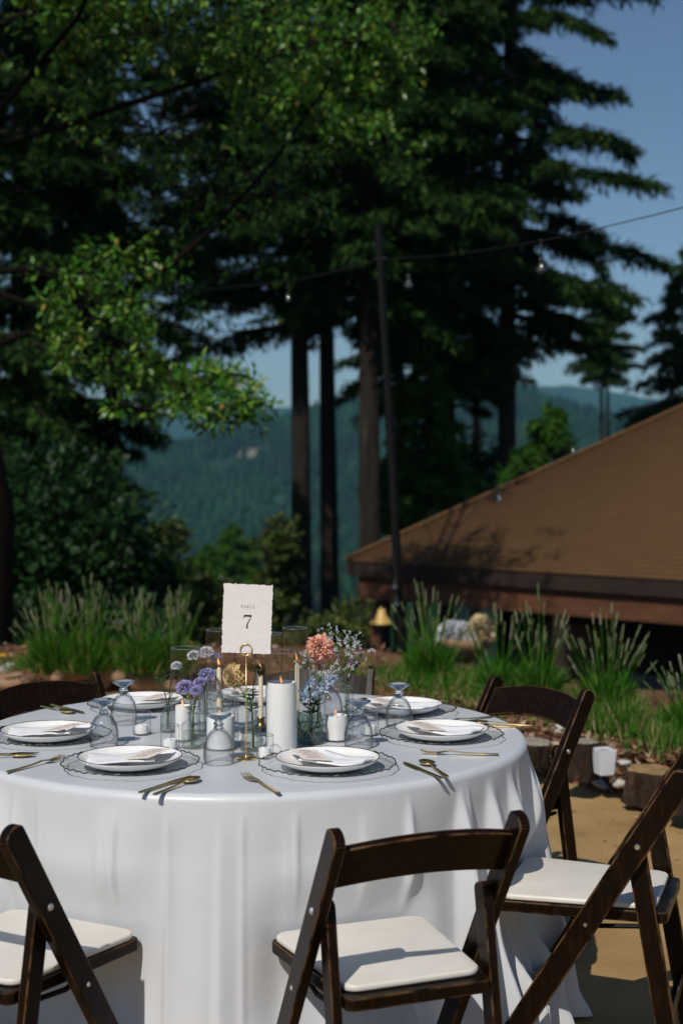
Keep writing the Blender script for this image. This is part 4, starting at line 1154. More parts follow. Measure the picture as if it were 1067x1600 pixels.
# gold cutlery, along +Y (tip), lying on z=0
def cutlery():
    def strip(st, th):   # stations (y, halfwidth, z)
        vs = []; fs = []
        for (y, w, z) in st: vs += [(-w, y, z), (w, y, z), (w * .8, y, z + th), (-w * .8, y, z + th)]
        n = len(st)
        for i in range(n - 1):
            for k in range(4): fs.append((i * 4 + k, i * 4 + (k + 1) % 4, i * 4 + 4 + (k + 1) % 4, i * 4 + 4 + k))
        fs += [(3, 2, 1, 0), tuple((n - 1) * 4 + k for k in range(4))]
        return vs, fs
    hand = [(-.100, .004, .001), (-.096, .0062, .001), (-.06, .005, .001), (-.01, .0032, .003), (.025, .0026, .007)]
    out = {}
    m = MB(); m.add(*strip(hand, .0028)); out['handle'] = data_of(m.build('x', M['brass'], None, True, angle=50))
    hs = [(-.100, .004, .001), (-.096, .0058, .001), (-.05, .0052, .001), (.0, .0048, .001), (.006, .0045, .001)]
    m = MB(); m.add(*strip(hs, .003)); out['knife_handle'] = data_of(m.build('x', M['brass'], None, True, angle=50))
    m = MB(); m.add(*strip([(.006, .0055, .002), (.02, .009, .002), (.06, .0095, .002), (.09, .007, .002), (.103, .001, .002)], .0014)); out['blade'] = data_of(m.build('x', M['brass'], None, True, angle=50))
    # spoon bowl
    m = MB(); vs = []; fs = []; n = 14
    rings = [(0, -.0), (.35, .0008), (.7, .0035), (1, .008)]
    vs.append((0, .055, .0006))
    for (q, z) in rings[1:]:
        for k in range(24):
            a = 2 * PI * k / 24; yy = math.cos(a); 
            vs.append((.0185 * q * math.sin(a) * (1 - .16 * yy), .055 + .030 * q * yy, z + .0006))
    fs += [(0, 1 + k, 1 + (k + 1) % 24) for k in range(24)]
    for i in range(2):
        for k in range(24): fs.append((1 + i * 24 + k, 1 + i * 24 + (k + 1) % 24, 25 + i * 24 + (k + 1) % 24, 25 + i * 24 + k))
    m.add(vs, fs); o = m.build('x', M['brass'], None, True); out['bowl'] = data_of(o)
    m = MB(); m.add(*strip([(.025, .0026, .007), (.036, .007, .006), (.046, .0115, .004), (.056, .0118, .003)], .0018)); out['fork_head'] = data_of(m.build('x', M['brass'], None, True, angle=50))
    m = MB(); m.add(*strip([(.056, .0016, .003), (.080, .0014, .004), (.098, .0008, .009)], .0014)); out['tine'] = data_of(m.build('x', M['brass'], None, True, angle=50))
    return out
CU = cutlery()
def put_cutlery(kind, loc, rz, label):
    root = empty(kind, loc, rz); tag(root, label, kind.replace('dinner_', ''), 'gold cutlery on the table')
    if kind == 'spoon':
        link('handle', CU['handle'], root); o = link('bowl', CU['bowl'], root)
        sd = o.modifiers.new('s', 'SOLIDIFY'); sd.thickness = .0012
    elif kind == 'knife': link('handle', CU['knife_handle'], root); link('blade', CU['blade'], root)
    else:
        link('handle', CU['handle'], root); link('fork_head', CU['fork_head'], root)
        for k in range(4): t = link('tine', CU['tine'], root); t.location = (-.0099 + .0066 * k, 0, 0)
    return root
def napkin_mesh(seed):
    r = np.random.default_rng(seed); nx, ny = 22, 14
    X, Y = np.meshgrid(np.linspace(-.5, .5, nx), np.linspace(-.5, .5, ny))
    x = X * .146 * (1 + .10 * np.sin(3 * Y + seed)); y = Y * .110 * (1 + .08 * np.sin(4 * X + seed))
    z = .0022 * np.sin(5.5 * X + 2 * Y + seed) + .0018 * np.sin(9 * Y - 3 * X + seed * 2) + .012 * (X * X + Y * Y) + .004 * (fbm(X * 6 + 9, Y * 6 + 9, seed) - .5)
    V = np.stack([x.ravel(), y.ravel(), z.ravel()], 1)
    i = (np.arange(ny - 1)[:, None] * nx + np.arange(nx - 1)[None, :]).ravel()
    return np_mesh('napkin', V, np.stack([i, i + 1, i + nx + 1, i + nx], 1), M['napkin'], True)
def torn(w, h, amp, seed, n=26):
    r = np.random.default_rng(seed); pts = []
    for (a, b) in (((-w, -h), (w, -h)), ((w, -h), (w, h)), ((w, h), (-w, h)), ((-w, h), (-w, -h))):
        nn = n if a[0] == b[0] else int(n * w / h)
        dx, dy = b[0] - a[0], b[1] - a[1]; L_ = math.hypot(dx, dy)
        for i in range(nn):
            t = i / nn; o = r.normal() * amp
            pts.append((a[0] / 2 + dx * t / 2 + dy / L_ * o, a[1] / 2 + dy * t / 2 - dx / L_ * o))
    return pts
for k, (phi, where, side) in enumerate(PL):
    r = np.random.default_rng(300 + k)
    c = pol(phi, PR, TZ + .001); rz = R(phi)
    root = empty('charger_plate', c, rz + r.random() * .5); tag(root, f'scalloped clear glass charger with dark rim {where}', 'charger', 'glass chargers')
    link('glass_dish', ch_me, root); link('rim', ch_rim, root)
    root = empty('dinner_plate', c + Vector((0, 0, .0045)), rz); tag(root, f'white plate with thin dark rim {where}', 'plate', 'white dinner plates')
    link('dish', pl_me, root); link('rim', pl_rim, root)
    # napkin and menu on the plate
    Mr = Matrix.Rotation(rz, 4, 'Z')
    # sides as seen from the camera
    sx = {0: -1, 1: 1, 2: 1, 3: 1, 4: 1, 5: -1, 6: -1}[k]
    npos = c + Vector((sx * .026, -.010, .0205))
    o = link('napkin', napkin_mesh(k + 3)); o.location = npos; o.rotation_euler = (0, 0, -sx * .35 + r.normal() * .1)
    sd = o.modifiers.new('s', 'SOLIDIFY'); sd.thickness = .004; sd.offset = 0
    tag(o, f'folded white linen napkin on the plate {where}', 'napkin', 'white napkins')
    root = empty('menu_card', c + Vector((-sx * .042, .010, .0320)), sx * .42 + r.normal() * .08); root.rotation_euler = (R(2), R(sx * 7), sx * .42 + r.normal() * .08)
    tag(root, f'cream menu card on the plate {where}', 'menu card', 'menu cards')
    m = MB(); m.prism(torn(.074, .118, .0008, k), .0008, Matrix.Identity(4)); m.build('card', M['menu'], root)
    m = MB()
    for j in range(7):
        w = [.026, .044, .050, .040, .048, .034, .044][j]; m.box((0, .042 - j * .0135, .0009), (w, .0016 if j else .004, .0002))
    m.build('lettering', M['ink_pale'], root)
    inn = Vector((-math.sin(rz), math.cos(rz), 0)); rt = Vector((math.cos(rz), math.sin(rz), 0))
    z = Vector((0, 0, .0008))
    jt = lambda s: r.normal() * s
    put_cutlery('dinner_fork', c + rt * (-.213 + jt(.006)) + inn * (-.085 + jt(.01)) + z, rz + jt(.05), f'gold fork {where}')
    put_cutlery('knife', c + rt * (.193 + jt(.003)) + inn * (-.125 + jt(.008)) + z, rz + jt(.03), f'gold knife {where}')
    put_cutlery('spoon', c + rt * (.228 + jt(.003)) + inn * (-.115 + jt(.01)) + z, rz + jt(.05), f'gold spoon {where}')

# upside-down goblets
def goblet_meshes():
    m = MB(); m.lathe([(.0355, 0), (.0372, .010), (.0382, .024), (.0372, .042), (.0325, .060), (.0235, .076), (.0125, .087), (.0108, .089)], 48); m.lathe([(.0340, .0006), (.0352, .012), (.0360, .026), (.0350, .042), (.0303, .059), (.0212, .0735), (.010, .082), (0, .0835)], 48); b = data_of(m.build('x', M['goblet'], None, True))
    m = MB(); m.tube([Vector((.0355 * math.cos(2 * PI * k / 48), .0355 * math.sin(2 * PI * k / 48), .0008)) for k in range(49)], .0009, 5, False); ri = data_of(m.build('x', M['lip'], None, True))
    m = MB(); m.lathe([(0, .080), (.010, .0835), (.0125, .0885), (.0105, .093), (.0135, .098), (.0095, .103), (.011, .107)], 10); st = data_of(m.build('x', M['solid'], None, False))
    m = MB(); m.lathe([(0, .1065), (.011, .1068), (.022, .113), (.0315, .1185), (.0325, .1205), (.0315, .1225), (.020, .1215), (0, .1205)], 48); f = data_of(m.build('x', M['solid'], None, True))
    return b, ri, st, f
GB = goblet_meshes()
for (px, py, lab) in [(163, 1166, 'upside down goblet between the left border plate and the front left plate'), (194, 1131, 'upside down goblet before the back left plate'), (342, 1193, 'upside down goblet right of the front left plate'),
                      (560, 1168, 'upside down goblet behind the front right plate'), (623, 1136, 'upside down goblet before the back right plate'), (515, 1122, 'upside down goblet hidden behind the vases at rear right'), (330, 1112, 'upside down goblet hidden behind the vases at rear left')]:
    p = at_z(px, py, TZ); p.z = TZ + .0006
    root = empty('goblet', p); tag(root, lab, 'goblet', 'upside down goblets')
    link('bowl', GB[0], root); link('lip', GB[1], root); link('stem', GB[2], root); link('foot', GB[3], root)

# ------------------------------------------------------------------ centrepiece
def on_table(px, py): p = at_z(px, py, TZ); p.z = TZ + .0008; return p
def candle(p, r0, h, mat, label, taper=False, lit=True, group=None, z0=.004):
    root = empty('candle', p + Vector((0, 0, z0))); tag(root, label, 'candle', group)
    if taper:
        m = MB(); m.lathe([(0, 0), (.018, 0), (.019, .006), (.012, .012), (.011, .026), (.0125, .03), (0, .03)], 20); m.build('holder', M['brass_dark'], root, True)
        m = MB(); m.lathe([(0, .028), (r0, .028), (r0 * .8, .028 + h), (r0 * .4, .028 + h + .006), (0, .028 + h + .006)], 16); m.build('wax', mat, root, True, angle=50); top = .028 + h + .006
    else:
        m = MB(); w = lambda a, z: 1 + .012 * math.sin(3 * a + z * 30) + .008 * math.sin(7 * a)
        m.lathe([(0, 0), (r0, 0), (r0 * 1.01, h * .4), (r0, h * .92), (r0 * .97, h), (r0 * .86, h - .001), (r0 * .72, h - .007), (0, h - .010)], 32, wob=w); m.build('wax', mat, root, True, angle=60); top = h - .010
    m = MB(); m.tube([(0, 0, top - .001), (.0008, 0, top + .006), (.002, 0, top + .010)], .0009, 5); m.build('wick', M['wick'], root)
    if lit:
        m = MB(); m.lathe([(0, top + .005), (.0022, top + .008), (.0029, top + .012), (.0021, top + .018), (.0008, top + .023), (0, top + .026)], 12); o = m.build('flame', M['flame'], root, True)
        for v in o.data.vertices: v.co.x += -.18 * max(0, v.co.z - top - .008)
    return root
def hurricane(p, r0, h, label, group='clear glass candle cylinders', name='glass_cylinder', mat=None, cat='vase'):
    root = empty(name, p); tag(root, label, cat, group)
    mat = mat or M['glass']
    m = MB(); m.lathe([(0, .003), (r0 * .9, .0035), (r0 - .0022, .007), (r0 - .001, .012)], 48); m.build('thick_base', mat, root, True, angle=40)
    m = MB(); m.lathe([(0, 0), (r0 - .002, 0), (r0, .002), (r0, h), ], 48); m.build('glass_wall', mat, root, True, angle=40)
    m = MB(); m.tube([Vector(((r0 - .0011) * math.cos(2 * PI * k / 48), (r0 - .0011) * math.sin(2 * PI * k / 48), h)) for k in range(49)], .0014, 6, False); m.build('lip', M['lip'], root, True)
    return root
p = on_table(290, 1157); hurricane(p, .040, .248, 'tall glass cylinder around the left short candle'); candle(p + Vector((-.006, 0, 0)), .021, .090, M['wax'], 'slim white pillar candle inside the leftmost tall cylinder')
p = on_table(345, 1151); hurricane(p, .040, .290, 'tall glass cylinder whose rim shows left of the table card'); candle(p + Vector((-.004, 0, 0)), .0075, .150, M['ivory'], 'ivory taper candle left of the card, behind lilac flowers', True)
p = on_table(461, 1148); hurricane(p, .036, .292, 'tallest glass cylinder beside the peach flower'); candle(p + Vector((.006, 0, 0)), .0075, .158, M['ivory'], 'ivory taper candle behind the pillar candle, by the peach flower', True)
p = on_table(420, 1140); hurricane(p, .038, .268, 'tall glass cylinder partly hidden by the table card'); candle(p + Vector((-.022, 0, 0)), .0075, .122, M['ivory'], 'ivory taper candle right of the yellow flower', True)
p = on_table(440, 1175); hurricane(p, .0415, .258, 'glass cylinder around the big pillar candle'); candle(p, .0380, .176, M['wax'], 'tall thick white pillar candle at the centre of the table')
p = on_table(345, 1170); hurricane(p, .046, .146, 'short wide glass cylinder behind the front left goblet'); candle(p, .036, .082, M['wax'], 'low wide white candle behind the front left goblet')
p = on_table(529, 1157); hurricane(p, .039, .143, 'short glass cylinder behind the front right goblet'); candle(p + Vector((-.006, 0, 0)), .029, .064, M['wax'], 'low white candle behind the front right goblet', lit=True)
def votive(px, py, lab, r0=.025, h=.062):
    p = on_table(px, py)
    root = hurricane(p, r0, h, lab, 'small glass votives', 'votive_glass', None, 'votive')
    candle(p, r0 * .72, .022, M['wax'], lab.replace('small glass votive', 'small white tealight inside the votive'), lit=False, group='tealights')
votive(222, 1148, 'small glass votive standing alone right of the left goblets')
votive(266, 1171, 'small glass votive before the leftmost tall cylinder')
votive(414, 1185, 'small glass votive just right of the gold card stand', .022, .058)
votive(577, 1149, 'small glass votive behind the front right goblet')

# bud vases
def vase(px, py, prof, mat, label, seg=32, wob=None, water=None, name='bud_vase'):
    p = on_table(px, py); root = empty(name, p); tag(root, label, 'vase', 'flower vases')
    m = MB(); m.lathe(prof, seg, wob=wob); m.build('glass_body', mat, root, True, angle=50)
    m = MB(); r0, h = prof[-1]; m.tube([Vector((r0 * math.cos(2 * PI * k / 32), r0 * math.sin(2 * PI * k / 32), h)) for k in range(33)], .0013, 6, False); m.build('lip', M['lip'], root, True)
    if water:
        m = MB(); m.lathe(water, seg); m.build('water', M['water'], root, True, angle=50)
    return p
flat4 = lambda a, z: 1 + .10 * math.cos(4 * a) ** 2 * (1 if z < .07 else 0)
v8 = vase(301, 1169, [(0, .001), (.024, .001), (.0265, .004), (.0265, .058), (.024, .066), (.012, .073), (.0105, .080), (.0105, .088), (.013, .090)], M['glass'], 'square clear bottle holding lilac flowers', wob=flat4, water=[(0, .004), (.0235, .004), (.0235, .045), (0, .045)])
v9 = vase(394, 1173, [(0, .001), (.029, .001), (.031, .004), (.029, .030), (.022, .060), (.014, .084), (.0125, .092), (.015, .100)], M['textured_glass'], 'pebbled clear glass vase behind the gold card stand', water=[(0, .004), (.027, .004), (.021, .05), (0, .05)])
v11 = vase(264, 1144, [(0, .001), (.021, .001), (.023, .004), (.023, .040), (.018, .058), (.011, .066), (.012, .074)], M['textured_glass'], 'ribbed clear bottle behind the leftmost tall cylinder', wob=lambda a, z: 1 + .03 * math.cos(14 * a))
v12 = vase(542, 1140, [(0, .001), (.017, .001), (.019, .004), (.019, .030), (.010, .060), (.007, .085), (.007, .120), (.010, .124)], M['glass'], 'slender clear bud vase holding small white sprigs')
v13 = vase(498, 1136, [(0, .001), (.020, .001), (.022, .004), (.022, .050), (.012, .080), (.009, .105), (.012, .110)], M['glass'], 'clear bud vase holding the peach flower')
v14 = vase(322, 1144, [(0, .001), (.022, .001), (.024, .004), (.024, .060), (.012, .080), (.0105, .100), (.013, .104)], M['glass'], 'clear bottle behind, holding pale lilac heads', water=[(0, .004), (.021, .004), (.021, .05), (0, .05)])
# sage green vase with raised diamond lattice
def sage():
    p = on_table(485, 1162); root = empty('bud_vase', p); tag(root, 'sage green glass vase with diamond lattice', 'vase', 'flower vases')
    prof = [(0, .001), (.030, .001), (.0325, .004), (.033, .040), (.0325, .066), (.029, .074), (.0285, .080)]
    m = MB(); m.lathe(prof, 40); m.build('glass_body', M['sage_glass'], root, True, angle=50)
    for s in (-1, 1):
        for k in range(14):
            pts = []
            for i in range(9):
                t = i / 8; z = .006 + .060 * t; a = 2 * PI * (k / 14 + s * t * 2.2 / 14); pts.append((.0333 * math.cos(a), .0333 * math.sin(a), z))
            m = MB(); m.tube(pts, .0009, 4); m.build('lattice_rib', M['sage_glass'], root)
    m = MB(); m.tube([Vector((.0285 * math.cos(2 * PI * k / 32), .0285 * math.sin(2 * PI * k / 32), .080)) for k in range(33)], .0015, 6, False); m.build('lip', M['sage_glass'], root, True)
    m = MB(); m.lathe([(0, .004), (.028, .004), (.028, .055), (0, .055)], 24); m.build('water', M['water'], root, True)
    return p
v10 = sage()

# flowers: each a stem with its head
def stem_to(m, p0, p1, r0=.0016, bend=.15, r=random):
    mid = (p0 + p1) / 2 + Vector((random.uniform(-1, 1), random.uniform(-1, 1), 0)) * (p1 - p0).length * bend * .4
    m.tube([p0, (p0 + mid) / 2 + Vector((0, 0, .002)), mid, (mid + p1) / 2, p1], r0, 6)
def bloom(n, rad, plen, pw, aim, rn, mat, name, dome=1.0, core=.3, jit=.15, spread=1.0, lift=0.0, fold=.25):
    """petals spiralling from the centre outwards on a dome turned towards aim"""
    i = np.arange(n) + .5
    th = i * 2.39996; u = i / n
    polar = np.arccos(1 - u * (1 - math.cos(spread * PI * .62)))
    D = np.stack([np.sin(polar) * np.cos(th), np.sin(polar) * np.sin(th), np.cos(polar) * dome + lift], 1)
    P = D * rad * core
    axis = Vector(aim).normalized(); q = Vector((0, 0, 1)).rotation_difference(axis).to_matrix()
    Q = np.array(q)
    D2 = D + rn.normal(size=D.shape) * jit
    N = np.stack([np.zeros(n), np.zeros(n), np.ones(n)], 1) + D * .2
    sc = .45 + .65 * u
    return leaves_mesh(name, P @ Q.T, D2 @ Q.T, N @ Q.T, plen * sc, pw * (.55 + .5 * u), mat, fold)
def flower(name, vp, vz, head, label, petals, group=None, stem_r=.0017, leaves=0, seed=0, extra=None, stem_mat=None):
    """vp vase position, vz height where the stem leaves the vase, head world position"""
    rn = np.random.default_rng(seed + 900); random.seed(seed)
    base = vp + Vector((random.uniform(-.006, .006), random.uniform(-.006, .006), .008))
    root = empty(name, base); tag(root, label, 'flower', group)
    neck = Vector((vp.x, vp.y, vp.z + vz)) + Vector((random.uniform(-.005, .005), random.uniform(-.005, .005), 0)) - base
    h = head - base
    m = MB(); m.tube([Vector((0, 0, 0)), neck * .6, neck, neck + (h - neck) * .35 + Vector((0, 0, (h - neck).length * .08)), neck + (h - neck) * .7 + Vector((0, 0, .05 * (h - neck).length)), h], stem_r, 6)
    m.build('stem', stem_mat or M['stem'], root, True)
    for me in petals(rn):
        o = link(me.name.split('.')[0], me, root); o.location = h
    if leaves:
        P = []; D = []
        for k in range(leaves):
            t = rn.uniform(0, .75); P.append(np.array(neck + (h - neck) * t)); a = rn.random() * 2 * PI; D.append([math.cos(a), math.sin(a), .35])
        link('leaves', leaves_mesh('leaves', P, np.array(D), np.array([[0, 0, 1.0]] * leaves) + rn.normal(size=(leaves, 3)) * .2, rn.uniform(.022, .038, leaves), rn.uniform(.007, .011, leaves), M['flower_leaf'], .15), root)
    return root
tocam = (-.05, -1, .25)
Yv = 3.9
flower('dahlia_flower', v13, .10, at_y(500, 1013, 3.93), 'large peach dahlia bloom right of the table card', lambda rn: [bloom(210, .041, .026, .0135, (-.1, -.85, .45), rn, M['dahlia'], 'petals', core=.52, jit=.10, spread=1.35), bloom(60, .040, .017, .011, (-.1, -.85, .45), rn, M['dahlia'], 'inner_petals', core=.72, jit=.55, spread=.62)], seed=1, stem_r=.0024)
GL = 'lilac pincushion flowers'
for k, (px, py, Y, rad, vp, vz, mat, lab) in enumerate([
    (289, 1073, 3.72, .0165, v8, .085, M['lilac'], 'lilac pincushion flower, lowest, above the square bottle'), (307, 1079, 3.70, .012, v8, .085, M['lilac'], 'small lilac pincushion flower right of the lowest one'),
    (323, 1053, 3.80, .0155, v14, .1, M['lilac'], 'lilac pincushion flower left of the ivory taper'), (303, 1024, 3.86, .013, v14, .1, M['white_petal'], 'white pincushion flower, left of a pair near the cylinder rim'),
    (276, 1040, 3.84, .011, v11, .07, M['white_petal'], 'tiny white pincushion flower at the left above the burgundy one'), (312, 1066, 3.74, .012, v8, .085, M['lilac'], 'lilac pincushion flower half hidden behind the lowest pair'),
    (322, 1019, 3.84, .015, v14, .1, M['white_petal'], 'white pincushion flower, right of a pair near the cylinder rim'), (338, 1027, 3.88, .011, v14, .1, M['lilac'], 'pale lilac pincushion flower at the tip of the taper')]):
    flower('pincushion_flower', vp, vz, at_y(px, py, Y), lab, lambda rn, rad=rad, mat=mat: [bloom(190, rad * 1.15, rad * .62, rad * .48, (-.1, -.45, .9), rn, mat, 'petals', dome=.7, core=.85, jit=.35, spread=.95)], GL, .0012, 2, 20 + k)
for k, (px, py, lab, vp) in enumerate([(290, 1002, 'green seed head highest above the left cylinder', v14), (309, 1006, 'small green seed head beside the highest one', v14), (298, 1048, 'pale green seed head between the lilac flowers', v8), (284, 1063, 'green seed head at the left of the lowest lilac flower', v11)]):
    flower('seed_head', vp, .07, at_y(px, py, 3.82), lab, lambda rn: [bloom(40, .006, .0035, .003, (0, -.3, 1), rn, M['stem'], 'head', core=.9, jit=.3, spread=1.5)], 'green seed heads', .0009, 0, 40 + k)
flower('pincushion_flower', v11, .07, at_y(268, 1054, 3.90), 'dark burgundy pincushion flower left of the lilac ones', lambda rn: [bloom(110, .019, .011, .008, (-.3, -.4, .8), rn, M['burgundy'], 'petals', dome=.8, core=.75, jit=.4, spread=1.1)], GL, .0012, 0, 50)
flower('spiky_green_flower', v11, .07, at_y(251, 1060, 3.88), 'spiky green flower at the far left of the vases', lambda rn: [bloom(46, .012, .024, .0035, (-.6, -.4, .5), rn, M['flower_leaf'], 'bracts', core=.35, jit=.35, spread=1.2)], None, .0014, 4, 51)
flower('ranunculus_flower', v9, .095, at_y(363, 1057, 3.72), 'cream yellow ranunculus turned sideways under the card', lambda rn: [bloom(90, .024, .024, .024, (-.75, -.6, -.1), rn, M['cream_petal'], 'petals', core=.55, jit=.10, spread=1.1, fold=.4)], None, .0016, 2, 52)
flower('ranunculus_flower', v9, .095, at_y(398, 1046, 3.70), 'drooping dull olive bloom behind the gold card stand', lambda rn: [bloom(34, .022, .026, .022, (.35, .2, .6), rn, M['tan_petal'], 'petals', dome=.4, core=.45, jit=.25, spread=1.1)], None, .0016, 3, 53)
flower('green_bud', v9, .095, at_y(389, 1084, 3.66), 'glossy round green bud behind the gold card stand', lambda rn: [bloom(44, .0135, .008, .012, (0, -.3, .9), rn, M['bud'], 'bud_scales', core=.85, jit=.08, spread=1.55, fold=.1)], None, .002, 5, 54, stem_mat=M['flower_leaf'])
def tweedia():
    for k in range(9):
        px = [473, 482, 490, 499, 508, 515, 486, 496, 478][k]; py = [1079, 1070, 1082, 1072, 1078, 1064, 1064, 1088, 1090][k]
        def pet(rn):
            a = np.arange(6) * 2 * PI / 6 + rn.random(); D = np.stack([np.cos(a), np.full(6, -.35), np.sin(a)], 1) + rn.normal(size=(6, 3)) * .2
            return [leaves_mesh('petals', D * .002, D, np.array([[0, -1.0, .1]] * 6), .013, .0062, M['blue_petal'], .1)]
        flower('blue_star_flower', v10, .075, at_y(px, py, 3.70 + .012 * (k % 4)), ['pale blue star flower at the left tip of the sage vase posy', 'pale blue star flower second along the top left of the sage vase posy', 'pale blue star flower at the heart of the sage vase posy', 'pale blue star flower right of the sage vase posy centre', 'pale blue star flower at the right of the sage vase posy', 'pale blue star flower at the upper right tip of the sage vase posy', 'pale blue star flower highest in the sage vase posy', 'pale blue star flower lowest at the right of the sage vase posy', 'pale blue star flower lowest at the left of the sage vase posy'][k], pet, 'blue star flowers in the sage vase', .0011, 6, 60 + k)
tweedia()
def sprigs():
    labs = ['white sprig leaning left of the peach flower', 'white sprig high between peach and mauve flowers', 'white sprig rising above the peach flower', 'white sprig just right of the peach flower', 'white sprig at the top right of the posy', 'white sprig drooping to the right of the posy', 'white sprig below the peach flower', 'white sprig low at the right of the peach flower']
    for k, (px, py, vp) in enumerate([(478, 1030, v13), (540, 1018, v12), (513, 991, v13), (528, 1004, v12), (548, 1000, v12), (562, 1022, v12), (499, 1052, v13), (533, 1040, v12)]):
        def pet(rn):
            n = 17; c = rn.normal(size=(n, 3)) * np.array([.017, .014, .014])
            P = []; D = []
            for q in range(n):
                a = np.arange(5) * 2 * PI / 5 + rn.random() * 3; d = np.stack([np.cos(a), np.full(5, -.3), np.sin(a)], 1) + rn.normal(size=(5, 3)) * .35
                P.append(c[q] + d * .001); D.append(d)
            P = np.concatenate(P); D = np.concatenate(D)
            st = MB()
            for q in range(n): st.tube([(0, 0, -.03), tuple(c[q] * .5 + np.array([0, 0, -.008])), tuple(c[q])], .0005, 4)
            o = st.build('twigs', M['stem']); me = data_of(o); me.name = 'twigs'
            lf = rn.normal(size=(14, 3)) * .014
            return [leaves_mesh('petals', P, D, np.array([[0, -1.0, .2]] * len(P)), rn.uniform(.003, .007, len(P)), .003, M['white_petal'], .1), me, leaves_mesh('leaves', lf, rand_dir(14, rn), rand_dir(14, rn), .011, .004, M['stem'])]
        flower('white_sprig', vp, .11, at_y(px, py, 3.90 + .02 * (k % 3)), labs[k], pet, 'white flower sprigs', .0008, 1, 80 + k)
sprigs()
flower('mauve_flower', v12, .12, at_y(553, 1036, 3.98), 'small mauve flower at the right edge of the posy', lambda rn: [bloom(40, .012, .013, .010, (.3, -.6, .6), rn, M['mauve'], 'petals', core=.5, jit=.15, spread=1.2)], None, .0012, 0, 95)

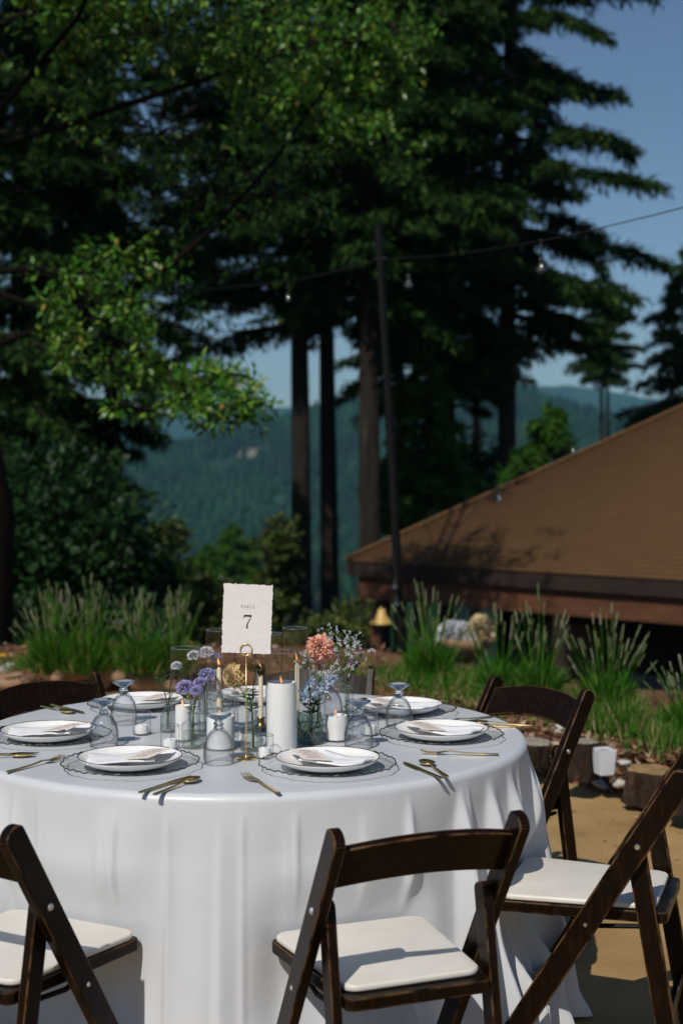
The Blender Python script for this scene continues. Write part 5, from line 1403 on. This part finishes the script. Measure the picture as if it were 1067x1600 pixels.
# gold stand with the table number card
def card_stand():
    p = on_table(385, 1186)
    root = empty('card_stand', p); tag(root, 'slim gold card stand with round foot and ring clip', 'card stand')
    m = MB(); m.lathe([(0, 0), (.0275, 0), (.028, .0015), (.026, .0035), (.006, .005), (.004, .010), (0, .011)], 40); m.build('foot', M['brass'], root, True, angle=50)
    m = MB(); m.tube([(0, 0, .004), (0, 0, .258)], .0016, 8); m.build('rod', M['brass'], root, True)
    for dy in (-.0032, .0032):
        m = MB(); pts = [Vector((.0145 * math.cos(a), dy, .2735 + .0145 * math.sin(a))) for a in [2 * PI * k / 40 - PI / 2 for k in range(41)]]
        m.tube(pts, .0013, 6, False); m.build('ring', M['brass'], root, True)
    # the card, gripped between the rings
    w, h = .122, .172
    cr = empty('table_number_card', p + Vector((-.0005, 0, .2645)), 0); cr.rotation_euler = (0, R(2.2), 0)
    tag(cr, 'torn edged paper card reading TABLE 7 held in the gold stand', 'card')
    Mx = Matrix(((1, 0, 0, 0), (0, 0, -1, 0), (0, 1, 0, h / 2), (0, 0, 0, 1)))
    m = MB(); m.prism(torn(w, h, .0008, 44, 60), .0010, Mx); m.build('card', M['paper'], cr)
    ink = MB(); y = -.00075
    def poly(pts, o=(0, 0), s=1.0):
        n = len(pts); vs = [(o[0] + q[0] * s, y, o[1] + q[1] * s) for q in pts] + [(o[0] + q[0] * s, y + .0002, o[1] + q[1] * s) for q in pts]
        ink.add(vs, [tuple(range(n)), tuple(range(2 * n - 1, n - 1, -1))] + [(i, n + i, n + (i + 1) % n, (i + 1) % n) for i in range(n)])
    def rect(x0, z0, x1, z1, o, s): poly([(x0, z0), (x1, z0), (x1, z1), (x0, z1)], o, s)
    S = .0068; zt = .1128
    def T(o):
        rect(-.40, .94, .40, 1.0, o, S); rect(-.07, .06, .07, .94, o, S); rect(-.2, 0, .2, .06, o, S); poly([(-.40, .94), (-.40, .72), (-.36, .72), (-.32, .94)], o, S); poly([(.32, .94), (.36, .72), (.40, .72), (.40, .94)], o, S)
    def A(o):
        poly([(-.34, .05), (-.29, .05), (.03, .9), (0, 1.0)], o, S); poly([(.2, .05), (.36, .05), (.03, 1.0), (-.02, .9)], o, S); rect(-.2, .32, .2, .38, o, S); rect(-.44, 0, -.2, .05, o, S); rect(.12, 0, .46, .05, o, S)
    def Bc(o, sgn=1):
        rect(-.30, 0, -.18, 1.0, o, S); rect(-.38, 0, -.30, .05, o, S); rect(-.38, .95, -.30, 1, o, S)
        for (z0, z1, wd) in ((.52, 1.0, .24), (0, .52, .32)):
            n = 10
            out = [(-.05 + (wd + .05) * math.cos(a), (z0 + z1) / 2 + (z1 - z0) / 2 * math.sin(a)) for a in [-PI / 2 + PI * i / n for i in range(n + 1)]]
            inn = [(-.07 + (wd - .06) * math.cos(a), (z0 + z1) / 2 + ((z1 - z0) / 2 - .05) * math.sin(a)) for a in [PI / 2 - PI * i / n for i in range(n + 1)]]
            for i in range(n): poly([out[i], out[i + 1], inn[n - i - 1], inn[n - i]], o, S)
            rect(-.18, z1 - .05, -.05, z1, o, S); rect(-.18, z0, -.05, z0 + .05, o, S)
    def Lc(o):
        rect(-.22, .05, -.09, .95, o, S); rect(-.34, 0, .30, .05, o, S); rect(-.34, .95, .03, 1, o, S); poly([(.30, .05), (.30, .26), (.26, .26), (.20, .05)], o, S)
    def Ec(o):
        Lc(o); rect(-.09, .95, .28, 1.0, o, S); poly([(.20, .95), (.24, .76), (.28, .76), (.28, .95)], o, S); rect(-.09, .48, .14, .53, o, S)
    for k, g in enumerate((T, A, Bc, Lc, Ec)): g(((k - 2) * .0074 + .0005, zt))
    # the figure 7
    o7 = (.0010, .0615); s7 = .0345
    poly([(-.27, .86), (.29, .86), (.29, 1.0), (-.27, 1.0)], o7, s7); poly([(-.27, .86), (-.31, .72), (-.28, .71), (-.19, .86)], o7, s7)
    L1 = [(.29, .90), (.16, .60), (.06, .36), (.03, .18), (.05, .06)]; R1 = [(.22, .87), (.08, .58), (-.03, .36), (-.075, .18), (-.07, .06)]
    for i in range(4): poly([R1[i], R1[i + 1], L1[i + 1], L1[i]], o7, s7)
    poly([(-.01 + .065 * math.cos(a), .065 + .065 * math.sin(a)) for a in [2 * PI * i / 16 for i in range(16)]], o7, s7)
    ink.build('lettering', M['ink'], cr)
card_stand()

# ------------------------------------------------------------------ the hazy air
def haze():
    m = MB(); x, y0, y1, z0, z1 = 5400, -70, 5500, -150, 330
    m.box((0, (y0 + y1) / 2, (z0 + z1) / 2), (2 * x, y1 - y0, z1 - z0))
    mt = bpy.data.materials.new('thin_haze'); mt.use_nodes = True; n = mt.node_tree.nodes; n.clear()
    out = n.new('ShaderNodeOutputMaterial'); pv = n.new('ShaderNodeVolumePrincipled')
    pv.inputs['Color'].default_value = (.26, .62, .84, 1); pv.inputs['Density'].default_value = .00014; pv.inputs['Anisotropy'].default_value = 0.0
    mt.node_tree.links.new(pv.outputs[0], out.inputs['Volume'])
    o = m.build('haze', mt); tag(o, 'thin bluish haze over the valley', 'haze', kind='stuff')
haze()
